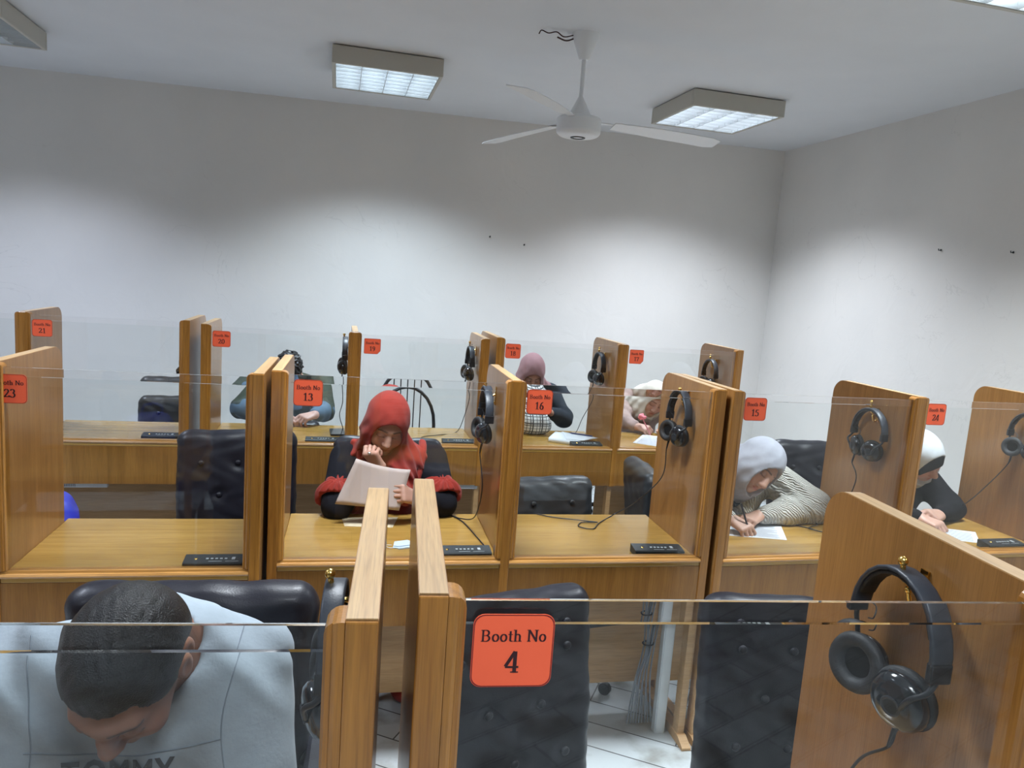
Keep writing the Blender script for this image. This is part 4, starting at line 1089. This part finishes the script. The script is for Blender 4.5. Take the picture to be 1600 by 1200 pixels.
    t = person('woman in a grey headscarf and cream cable knit cardigan writing with her head tilted low', (1.86, 3.08, 0))
    nb = Vector((1.80, 2.90, .955)); SL, SR = Vector((1.66, 2.94, .90)), Vector((1.965, 2.93, .915))
    EL, ER = Vector((1.56, 2.78, .795)), Vector((2.12, 2.80, .805)); WL, WR = Vector((1.635, 2.665, .800)), Vector((1.80, 2.725, .795))
    s = SDF((1.45, 2.54, .74), (2.24, 3.06, 1.16), .0040)
    add_head(s, H); s.rc(H @ Vector((0, .04, -.06)), nb, .05, .055, k=.03)
    s.rc(nb, SL, .045, .04, k=.04); s.rc(nb, SR, .045, .04, k=.04)
    for S_, E_, W_ in ((SL, EL, WL), (SR, ER, WR)): s.path([S_, E_, W_], [.038, .036, .024], k=.02)
    add_hand(s, WL, (.30, -.45, -.18), (-.3, -.1, .95), -1, (45, 55, 35), k=.98, thumb=.9)
    add_hand(s, WR, (-.85, -.42, -.14), (0, -.25, 1), 1, (28, 35, 25), k=.98, thumb=.3)
    s.build('body', skin_mat('light_olive_skin', (.50, .29, .21, 1)), t, paint=face_paint(H, lip=(.85, .42, .42)))
    hijab(t, H, Vector((1.795, 2.885, .965)), Vector((1.76, 2.86, .90)), cloth('dusty_grey_viscose', (.36, .37, .42, 1), bump=.3, bscale=170),
          drape=[(Vector((1.78, 2.87, .96)), Vector((1.69, 2.87, .90)), .08, .06)], orad=(.063, .085, .088), open_=(0, -.112, -.020))
    s = SDF((1.44, 2.60, .68), (2.26, 3.22, 1.06), .0055)
    s.rc((1.72, 2.98, .89), (1.90, 2.98, .89), .10, k=.05); s.rc((1.82, 3.0, .86), (1.85, 3.06, .62), .135, .135, k=.06)
    s.path([SL, EL], [.078, .070], k=.04); s.path([SR, ER], [.082, .082], k=.04)
    s.path([EL, EL.lerp(WL, .85)], [.064, .036], k=.03); s.path([ER, ER.lerp(WR, .5), ER.lerp(WR, .92)], [.074, .060, .036], k=.03)
    s.folds(.004, lambda X, Y, Z: np.sin((X*.9+Z*1.5)*62+2*np.sin(X*25))*np.clip(np.sin(X*17+Z*20)+.4, 0, 1))
    s.put(lambda X, Y, Z: Z*0+(Z-.7495), (1.4, 2.5, .6), (2.3, 2.872, .7495), 0, 's')
    s.build('cardigan', knit_mat(), t)
    q = SDF((1.60, 2.78, .76), (1.80, 2.96, .96), .006); q.rc((1.66, 2.885, .90), (1.74, 2.86, .84), .055, .05, k=.02); q.build('black_top', cloth('black_cotton', (.010, .010, .012, 1)), t)
    legs(t, (1.86, 3.06, .54), cloth('charcoal_skirt_cloth', (.03, .03, .035, 1)), SHOE, skirt=True)

    # --- woman with the white hood scarf
    H = head_frame((2.700, 2.850, 1.040), 14, 34, -30, 1.0)
    t = person('woman in black with a white headscarf over a black band, partly behind the booth post', (2.74, 3.10, 0))
    nb = Vector((2.715, 2.965, .955)); SL, SR = Vector((2.59, 2.98, .90)), Vector((2.835, 2.96, .90))
    EL, ER = Vector((2.52, 2.84, .795)), Vector((2.865, 2.80, .80)); WL, WR = Vector((2.60, 2.69, .79)), Vector((2.73, 2.72, .795))
    s = SDF((2.42, 2.56, .74), (2.96, 3.08, 1.18), .0042)
    add_head(s, H); s.rc(H @ Vector((0, .04, -.06)), nb, .05, .055, k=.03)
    s.rc(nb, SL, .045, .04, k=.04); s.rc(nb, SR, .045, .04, k=.04)
    for S_, E_, W_ in ((SL, EL, WL), (SR, ER, WR)): s.path([S_, E_, W_], [.038, .036, .024], k=.02)
    add_hand(s, WL, (.3, -.5, -.1), (-.2, 0, 1), -1, (40, 50, 35), thumb=.8); add_hand(s, WR, (-.7, -.3, .05), (.1, -.5, .8), 1, (50, 60, 40), thumb=.5)
    s.build('body', skin_mat('fair_skin', (.52, .31, .24, 1)), t, paint=face_paint(H))
    q = SDF(tuple(H @ Vector((0, 0, 0))-Vector((.15, .15, .15))), tuple(H @ Vector((0, 0, 0))+Vector((.15, .15, .15))), .0045)
    q.ell(H, (0, .006, .032), (.083, .106, .098), k=0); q.ell(H, (0, -.016, -.03), (.074, .08, .09), k=.04); q.ell(H, (0, -.115, -.048), (.064, .080, .078), k=.004, mode='s')
    q.build('black_underscarf', cloth('black_jersey', (.012, .013, .016, 1)), t)
    hijab(t, H, Vector((2.71, 2.965, .98)), Vector((2.70, 2.95, .93)), cloth('white_scarf_cloth', (.62, .66, .70, 1), bump=.2), orad=(.085, .090, .118), open_=(0, -.118, -.018), amp=.0015)
    s = SDF((2.42, 2.64, .68), (2.98, 3.24, 1.04), .006)
    s.rc((2.64, 3.0, .885), (2.79, 3.0, .885), .095, k=.05); s.rc((2.72, 3.02, .86), (2.74, 3.08, .62), .13, .13, k=.06)
    s.path([SL, EL, EL.lerp(WL, .85)], [.072, .058, .036], k=.04); s.path([SR, ER, ER.lerp(WR, .85)], [.072, .056, .036], k=.04)
    s.folds(.0025, lambda X, Y, Z: np.sin(Z*60+X*35+2*np.sin(Y*25)))
    s.build('robe', cloth('black_abaya_cloth', (.008, .008, .010, 1)), t)
    legs(t, (2.74, 3.08, .54), cloth('black_skirt_cloth', (.008, .008, .010, 1)), SHOE, skirt=True)

    # --- man in the olive jacket
    H = head_frame((-.285, 4.905, 1.035), -6, 42, 4, 1.0)
    t = person('man with dark curly hair in an olive jacket, hands folded on the desk', (-.27, 5.05, 0))
    nb = Vector((-.27, 5.01, .975)); SL, SR = Vector((-.455, 5.02, .905)), Vector((-.09, 5.02, .905))
    EL, ER = Vector((-.56, 4.82, .80)), Vector((-.055, 4.80, .80)); WL, WR = Vector((-.32, 4.60, .80)), Vector((-.105, 4.60, .815))
    s = SDF((-.68, 4.42, .74), (.10, 5.12, 1.20), .0046)
    add_head(s, H); s.rc(H @ Vector((0, .04, -.06)), nb, .056, .06, k=.03)
    s.rc(nb, SL, .045, .04, k=.04); s.rc(nb, SR, .045, .04, k=.04)
    for S_, E_, W_ in ((SL, EL, WL), (SR, ER, WR)): s.path([S_, E_, W_], [.040, .036, .026], k=.02)
    add_hand(s, WL, (.75, -.5, -.1), (0, -.3, 1), -1, (30, 40, 30), k=1.05); add_hand(s, WR, (-.75, -.5, -.15), (0, -.35, 1), 1, (38, 45, 30), k=1.08)
    s.build('body', skin_mat('pinkish_skin', (.48, .28, .22, 1)), t, paint=face_paint(H, brow=(.12, .09, .08)))
    q = SDF((-.42, 4.76, .92), (-.14, 5.06, 1.18), .0045)
    q.ell(H, (0, .016, .036), (.084, .104, .098), k=0); q.ell(H, (0, .05, -.01), (.072, .07, .07), k=.03)
    q.folds(.006, lambda X, Y, Z: np.sin(X*95+3*np.sin(Z*70))*np.sin(Y*88+2*np.sin(X*60))*np.sin(Z*90)*1.6)
    q.ell(H, (0, -.13, -.075), (.075, .08, .085), k=.004, mode='s'); q.build('hair', simple('curly_black_hair', (.007, .006, .006, 1), .45, bump=.8, bscale=150), t, smooth=0)
    olive = cloth('dark_olive_jacket_cloth', (.050, .062, .045, 1), noise=.2)
    s = SDF((-.70, 4.50, .68), (.14, 5.26, 1.06), .0065)
    s.rc((-.37, 5.05, .89), (-.17, 5.05, .89), .105, k=.05); s.rc((-.27, 5.07, .86), (-.27, 5.10, .62), .14, .14, k=.06)
    s.path([SL, EL], [.082, .068], k=.04); s.path([SR, ER], [.082, .070], k=.04)
    s.folds(.004, lambda X, Y, Z: np.sin(Z*55+X*40+2*np.sin(Y*25))*np.clip(np.sin(X*22+Z*18)+.3, 0, 1))
    s.build('jacket', olive, t)
    s = SDF((-.70, 4.50, .70), (.14, 4.98, .94), .006)
    s.path([EL, EL.lerp(WL, .85)], [.066, .042], k=.03); s.path([ER, ER.lerp(WR, .82)], [.068, .044], k=.03)
    s.folds(.003, lambda X, Y, Z: np.sin(X*80+Y*40))
    s.build('sleeve', cloth('slate_blue_sleeve_cloth', (.085, .14, .20, 1)), t, label='slate blue forearm sleeves')
    q = SDF((-.45, 4.86, .78), (-.10, 5.06, 1.0), .007); q.rc((-.30, 4.97, .93), (-.27, 4.96, .80), .07, .075, k=.02); q.build('shirt', cloth('denim_blue_shirt_cloth', (.10, .17, .27, 1)), t)
    legs(t, (-.27, 5.10, .52), cloth('dark_jeans', (.02, .03, .05, 1)), SHOE)

    # --- woman in the mauve headscarf
    H = head_frame((1.315, 4.845, 1.100), -4, 36, 4, 1.0)
    t = person('woman in a mauve headscarf and dark jacket looking down behind the booth of sign 18', (1.36, 5.05, 0))
    nb = Vector((1.34, 4.96, 1.0)); SL, SR = Vector((1.20, 4.98, .93)), Vector((1.50, 4.97, .945))
    EL, ER = Vector((1.16, 4.78, .80)), Vector((1.555, 4.80, .80)); WL, WR = Vector((1.25, 4.62, .80)), Vector((1.42, 4.66, .86))
    s = SDF((1.06, 4.44, .74), (1.66, 5.10, 1.24), .0046)
    add_head(s, H); s.rc(H @ Vector((0, .04, -.06)), nb, .05, .055, k=.03)
    s.rc(nb, SL, .045, .04, k=.04); s.rc(nb, SR, .045, .04, k=.04)
    for S_, E_, W_ in ((SL, EL, WL), (SR, ER, WR)): s.path([S_, E_, W_], [.038, .036, .024], k=.02)
    add_hand(s, WL, (.4, -.5, 0), (-.1, 0, 1), -1, (40, 50, 35)); add_hand(s, WR, (-.5, -.3, .25), (0, -.4, 1), 1, (45, 50, 35))
    s.build('body', skin_mat('brown_skin', (.36, .19, .13, 1)), t, paint=face_paint(H))
    hijab(t, H, Vector((1.335, 4.94, 1.03)), Vector((1.35, 4.90, .94)), cloth('mauve_scarf_cloth', (.30, .17, .18, 1), bump=.3, bscale=150), drape=[(Vector((1.34, 4.93, 1.0)), Vector((1.44, 4.93, .985)), .07, .05)], h=.005)
    s = SDF((1.06, 4.52, .68), (1.68, 5.22, 1.08), .0065)
    s.rc((1.26, 5.0, .92), (1.44, 5.0, .92), .098, k=.05); s.rc((1.35, 5.02, .88), (1.36, 5.06, .62), .135, .135, k=.06)
    s.path([SL, EL, EL.lerp(WL, .85)], [.074, .060, .040], k=.04); s.path([SR, ER, ER.lerp(WR, .85)], [.074, .062, .040], k=.04)
    s.folds(.003, lambda X, Y, Z: np.sin(Z*55+X*40+2*np.sin(Y*25)))
    s.build('jacket', cloth('dark_slate_jacket_cloth', (.030, .038, .050, 1)), t)
    s = SDF((1.12, 4.36, .70), (1.46, 4.98, 1.02), .0065)
    s.path([(1.33, 4.82, .865), (1.30, 4.66, .845), (1.275, 4.52, .83)], [.080, .088, .080], k=.05); s.rc((1.235, 4.50, .815), (1.315, 4.49, .812), .068, .062, k=.04)
    s.folds(.003, lambda X, Y, Z: np.sin(X*60+Z*30)); s.F = np.maximum(s.F, (.752-(s.lo[2]+s.h*np.arange(s.n[2])))[None, None, :].astype(np.float32))
    s.build('checked_shawl', plaid_mat(), t, label='white shawl with black checks')
    legs(t, (1.36, 5.06, .52), cloth('navy_skirt_cloth', (.02, .025, .04, 1)), SHOE, skirt=True)

    # --- woman in the cream headscarf
    H = head_frame((2.195, 4.765, .958), -6, 26, 18, 1.0)
    t = person('woman in a cream headscarf and pinkish coat writing with a pompom pen at sign 17', (2.18, 5.02, 0))
    nb = Vector((2.17, 4.89, .93)); SL, SR = Vector((2.03, 4.90, .88)), Vector((2.32, 4.90, .88))
    EL, ER = Vector((1.97, 4.74, .80)), Vector((2.38, 4.74, .80)); WL, WR = Vector((2.015, 4.60, .795)), Vector((2.26, 4.60, .79))
    s = SDF((1.88, 4.42, .74), (2.48, 5.02, 1.12), .0046)
    add_head(s, H); s.rc(H @ Vector((0, .04, -.06)), nb, .05, .055, k=.03)
    s.rc(nb, SL, .045, .04, k=.04); s.rc(nb, SR, .045, .04, k=.04)
    for S_, E_, W_ in ((SL, EL, WL), (SR, ER, WR)): s.path([S_, E_, W_], [.038, .034, .024], k=.02)
    add_hand(s, WL, (.62, -.5, -.12), (-.3, -.35, .9), -1, (45, 55, 35), thumb=.9, k=1.05); add_hand(s, WR, (-.5, -.5, 0), (0, 0, 1), 1, (25, 35, 25))
    s.build('body', skin_mat('rosy_skin', (.50, .29, .22, 1)), t, paint=face_paint(H, brow=(.3, .22, .18)))
    hijab(t, H, Vector((2.17, 4.87, .95)), Vector((2.15, 4.82, .88)), cloth('cream_scarf_cloth', (.56, .52, .45, 1), bump=.3, bscale=150), drape=[(Vector((2.15, 4.85, .92)), Vector((2.07, 4.86, .93)), .07, .045)], h=.005)
    s = SDF((1.86, 4.50, .68), (2.50, 5.16, 1.04), .0065)
    s.rc((2.08, 4.94, .875), (2.27, 4.94, .875), .10, k=.05); s.rc((2.17, 4.90, .86), (2.18, 5.0, .62), .135, .135, k=.06)
    s.path([SL, EL, EL.lerp(WL, .85)], [.074, .060, .042], k=.04); s.path([SR, ER, ER.lerp(WR, .85)], [.074, .060, .040], k=.04)
    s.folds(.003, lambda X, Y, Z: np.sin(Z*55+X*40+2*np.sin(Y*25)))
    co = s.build('coat', cloth('dusty_pink_coat_cloth', (.36, .27, .25, 1), noise=.2), t)
    MB().lathe([(.0001, .004), (.009, .003), (.010, 0)], Matrix.Translation((2.135-2.18, 4.762-5.02, .835)) @ Matrix.Rotation(math.radians(80), 4, 'X'), 14).build('coat_button', simple('dark_button', (.05, .03, .03, 1), .3), co)
    legs(t, (2.18, 5.0, .52), cloth('grey_skirt_cloth', (.1, .09, .09, 1)), SHOE, skirt=True)
make_people()

# ------------------------------------------------------------------ small things on and around the desks
def sheet(name, label, corners, z, mat, cat='paper', lines=0, thick=.0012, curve=0, group=None):
    """corners: four (x,y) points on a desk"""
    c = sum((Vector(p) for p in corners), Vector((0, 0)))/4
    t = empty(name, (c.x, c.y, z), 0, label, cat, group)
    q = [Vector(p)-c for p in corners]; m = MB(); n = 8; vs = []
    for dz in (0, thick):
        for j in range(n+1):
            for i in range(n+1):
                u, v = i/n, j/n; p = q[0]*(1-u)*(1-v)+q[1]*u*(1-v)+q[2]*u*v+q[3]*(1-u)*v
                vs.append((p.x, p.y, dz+curve*(u*u*v)))
    K = (n+1)**2
    fs = [tuple(a+o*K for a in (j*(n+1)+i, j*(n+1)+i+1, (j+1)*(n+1)+i+1, (j+1)*(n+1)+i)[::(1 if o else -1)]) for o in (0, 1) for j in range(n) for i in range(n)]
    ed = [j for j in range(n)]
    ring = [i for i in range(n)]+[i*(n+1)+n for i in range(n)]+[n*(n+1)+i for i in range(n, 0, -1)]+[i*(n+1) for i in range(n, 0, -1)]
    fs += [(ring[k], ring[(k+1) % len(ring)], ring[(k+1) % len(ring)]+K, ring[k]+K) for k in range(len(ring))]
    o = m.add(vs, fs, True).build('sheet', mat, t)
    if lines:
        l = MB()
        for k in range(lines):
            v = .06+.88*k/lines; u1 = .9-.25*(random.random() if k % 4 == 3 else random.random()*.15)
            def P(u, v): p = q[0]*(1-u)*(1-v)+q[1]*u*(1-v)+q[2]*u*v+q[3]*(1-u)*v; return (p.x, p.y, thick+.0004+curve*(u*u*v))
            l.add([P(.08, v), P(u1, v), P(u1, v+.35/lines), P(.08, v+.35/lines)], [(0, 1, 2, 3)])
        l.build('printed_lines', M['ink'], t)
    return t
sheet('exam_sheet', 'white printed sheet under the hands of the woman in the cream cardigan', [(1.60, 2.61), (1.828, 2.55), (1.912, 2.72), (1.68, 2.80)], .7490, M['paper'], lines=22, group=None)
sheet('exam_sheet', 'white sheet on the desk right of the post by sign 24', [(2.56, 2.55), (2.721, 2.481), (2.832, 2.614), (2.66, 2.69)], .7490, M['paper'], lines=12)
sheet('exam_sheet', 'white sheet under the hand of the woman in the cream headscarf', [(1.868, 4.29), (2.06, 4.15), (2.24, 4.42), (2.05, 4.55)], .7490, M['paper'], lines=14)
# the sheet the woman in red holds up
def held_sheet():
    A, B, C_, D_ = Vector((.094, 2.785, 1.009)), Vector((.300, 2.765, .972)), Vector((.262, 2.745, .815)), Vector((.021, 2.77, .834))
    t = empty('exam_sheet', A, 0, 'pinkish sheet held up by the woman in the red headscarf', 'paper'); n = 10; vs = []
    nrm = (B-A).cross(D_-A).normalized()
    for dz in (0, .001):
        for j in range(n+1):
            for i in range(n+1):
                u, v = i/n, j/n; p = A*(1-u)*(1-v)+B*u*(1-v)+C_*u*v+D_*(1-u)*v
                p = p+nrm*(.016*math.sin(u*PI)*(1-v*.5)+dz)+Vector((0, 0, -.012*math.sin(u*PI)*(1-v))); vs.append(p-A)
    K = (n+1)**2
    fs = [tuple(a+o*K for a in (j*(n+1)+i, j*(n+1)+i+1, (j+1)*(n+1)+i+1, (j+1)*(n+1)+i)[::(1 if o else -1)]) for o in (0, 1) for j in range(n) for i in range(n)]
    ring = [i for i in range(n)]+[i*(n+1)+n for i in range(n)]+[n*(n+1)+i for i in range(n, 0, -1)]+[i*(n+1) for i in range(n, 0, -1)]
    fs += [(ring[k], ring[(k+1) % len(ring)], ring[(k+1) % len(ring)]+K, ring[k]+K) for k in range(len(ring))]
    MB().add(vs, fs, True).build('sheet', simple('pinkish_paper', (.50, .41, .38, 1), .85), t)
held_sheet()
sheet('exam_sheet', 'sheet lying under the elbows of the woman in the red headscarf', [(.06, 2.76), (.24, 2.74), (.27, 2.86), (.05, 2.86)], .7490, simple('cream_paper', (.62, .52, .36, 1), .85))
# papers and thick book under the checked shawl
def book(name, label, corners, z, th, cov, cat='book', curve=0):
    t = sheet(name, label, corners, z, M['paper'], cat, thick=th, curve=curve); return t
book('open_book', 'thick open paperback with fanned pages beside the checked shawl', [(1.30, 4.27), (1.46, 4.17), (1.60, 4.36), (1.40, 4.46)], .7490, .026, None)
sheet('loose_papers', 'loose white papers lying on the thick open book', [(1.40, 4.23), (1.50, 4.20), (1.645, 4.31), (1.44, 4.45)], .7765, M['paper'], curve=-.006)
def pen(label, a, b, col, pompom=False):
    a, b = Vector(a), Vector(b); t = empty('pen', a, 0, label, 'pen'); d = b-a; m = simple('pen_plastic', col, .3)
    MB().tube([(0, 0, 0), d*.1, d*.12, d], [.0012, .0032, .0042, .0042], 10).build('barrel', m, t)
    if pompom:
        s = SDF(tuple(b-Vector((.05, .05, .05))), tuple(b+Vector((.05, .05, .05))), .003)
        for i in range(14):
            s.rc(b+Vector((random.uniform(-.018, .018), random.uniform(-.014, .014), random.uniform(-.008, .016))), b, .011, k=.004)
        s.build('pompom', cloth('pink_fluff', (.85, .25, .30, 1), bump=.8), t, smooth=0)
pen('dark blue pen lying across the loose papers', (1.47, 4.40, .7830), (1.60, 4.31, .7815), (.02, .03, .12, 1))
pen('pen with a pink fluffy pompom in the hand of the woman in the cream headscarf', (2.085, 4.50, .7525), (2.035, 4.56, .865), (.6, .2, .25, 1), True)
pen('pen in the hand of the woman in the cream cardigan', (1.69, 2.60, .7525), (1.655, 2.64, .875), (.02, .02, .03, 1))
# small phone on the desk between signs 20 and 19
t = empty('phone', (.030, 4.40, .7490), .05, 'black phone lying on the desk right of the man in the olive jacket', 'phone')
MB().prism(rrect(.082, .165, .010), 2, 0, .009).build('case', M['plastic'], t, bevel=.002); MB().prism(rrect(.074, .152, .006), 2, .009, .0096).build('screen', M['shell'], t)
# face mask
def mask():
    t = empty('face_mask', (.265, 2.555, .7490), .3, 'folded pale blue face mask on the desk of sign 13', 'face mask')
    m = MB(); pl = [(-.045, -.015), (-.03, -.035), (.03, -.035), (.05, 0), (.03, .035), (-.02, .035)]
    m.prism(pl, 2, 0, .004); m.prism([(p[0]*.9, p[1]*.6) for p in pl], 2, .004, .007)
    m.build('pleated_cloth', simple('pale_blue_fabric', (.50, .60, .72, 1), .8), t, bevel=.001)
    MB().tube(crv([(-.04, .01, .002), (-.065, .015, .003), (-.06, -.012, .003), (-.038, -.02, .002)]), .001, 6).build('ear_loop', M['paper'], t)
mask()
# cables and white conduit under the middle row
t = empty('cable_conduit', (1.275, 2.452, 0), 0, 'grey-white square conduit rising from the floor beside the wooden legs', 'conduit')
MB().box(0, .045, 0, .03, 0, .60).build('channel', M['conduit'], t, bevel=.002); MB().box(.004, .041, -.003, 0, 0, .60).build('snap_cover', M['conduit'], t)
t = empty('cable_bundle', (1.22, 2.47, 0), 0, 'bundle of thin grey cables hanging beside the white conduit', 'cables')
for i in range(9):
    x = (i-4)*.008
    MB().tube(crv([(x, 0, .70), (x*1.2+.01, .01*math.sin(i), .55), (x*.5+.005, .012*math.cos(i*2), .36), (x*.9-.01, .01*math.sin(i*3), .22), (x*1.6, .012, .03)]), .0032, 6).build('cable', M['cable'], t)
MB().tube([(.022*math.cos(a*PI/6), .018*math.sin(a*PI/6), .37) for a in range(12)], .003, 6, closed=True).build('cable_tie', M['plastic'], t)
# white cable trunking strips under the far row
for x0, x1, lb in ((-1.37, -1.13, 'white trunking strip with a barcode, under the desk of sign 21'), (-.02, .10, 'short white trunking strip under the far row post by sign 19'), (.60, .84, 'white trunking strip, longer and right of the red headscarf, below sign 19')):
    t = empty('trunking_strip', (x0, 4.108, .495), 0, lb, 'trunking')
    MB().box(0, x1-x0, 0, .025, 0, .032).build('channel', M['white'], t, bevel=.002)
    b = MB()
    for k in range(9): b.box(.02+k*.008, .024+k*.008, -.001, 0, .006, .022)
    b.build('barcode', M['ink'], t)
# blue bag on the chair at the left
s = SDF((-1.36, 3.0, .44), (-.92, 3.45, .84), .008)
s.rbox(Matrix.Translation((-1.13, 3.22, .60)) @ Matrix.Rotation(.3, 4, 'Z'), (0, 0, 0), (.13, .15, .125), .09, k=0); s.folds(.005, lambda X, Y, Z: np.sin(X*30+2*np.sin(Z*25))*np.sin(Z*36))
t = empty('backpack', (-1.13, 3.22, .49), 0, 'bright blue bag beyond the empty desk of sign 23', 'bag')
s.build('pouch', M['blue'], t); MB().tube(crv([(-.06, -.1, .14), (-.05, -.12, .26), (.05, -.12, .26), (.06, -.1, .14)]), .009, 8).build('strap', M['blue'], t)
# nails in the walls
for p, d, lb in (((1.219, wy(1.219), 2.062), (0, -1), 'small bent nail in the back wall below the fan'), ((1.512, wy(1.512), 2.018), (0, -1), 'tiny nail right of the bent nail in the back wall'),
                 ((3.752-.048, 4.03, 2.105), (-1, 0), 'left of the two nails in the right wall'), ((3.752-.04, 3.495, 2.08), (-1, 0), 'right of the two nails in the right wall')):
    t = empty('wall_nail', p, 0, lb, 'nail')
    dx, dy = d
    if dx: t.location.x = 3.752-.017*8*(wy(3.76)-p[1])/(wy(3.76)-YB)+.004
    MB().tube([(0, 0, 0), (dx*.018, dy*.018, -.003), (dx*.02, dy*.02, .008)], .0028, 8).build('shank', M['nail'], t)
    MB().lathe([(.0001, 0), (.007, .001), (.006, .003), (.0001, .004)], Matrix.Rotation(math.radians(90), 4, 'X') if dy else Matrix.Rotation(math.radians(-90), 4, 'Y'), 12).build('plug', M['nail'], t)
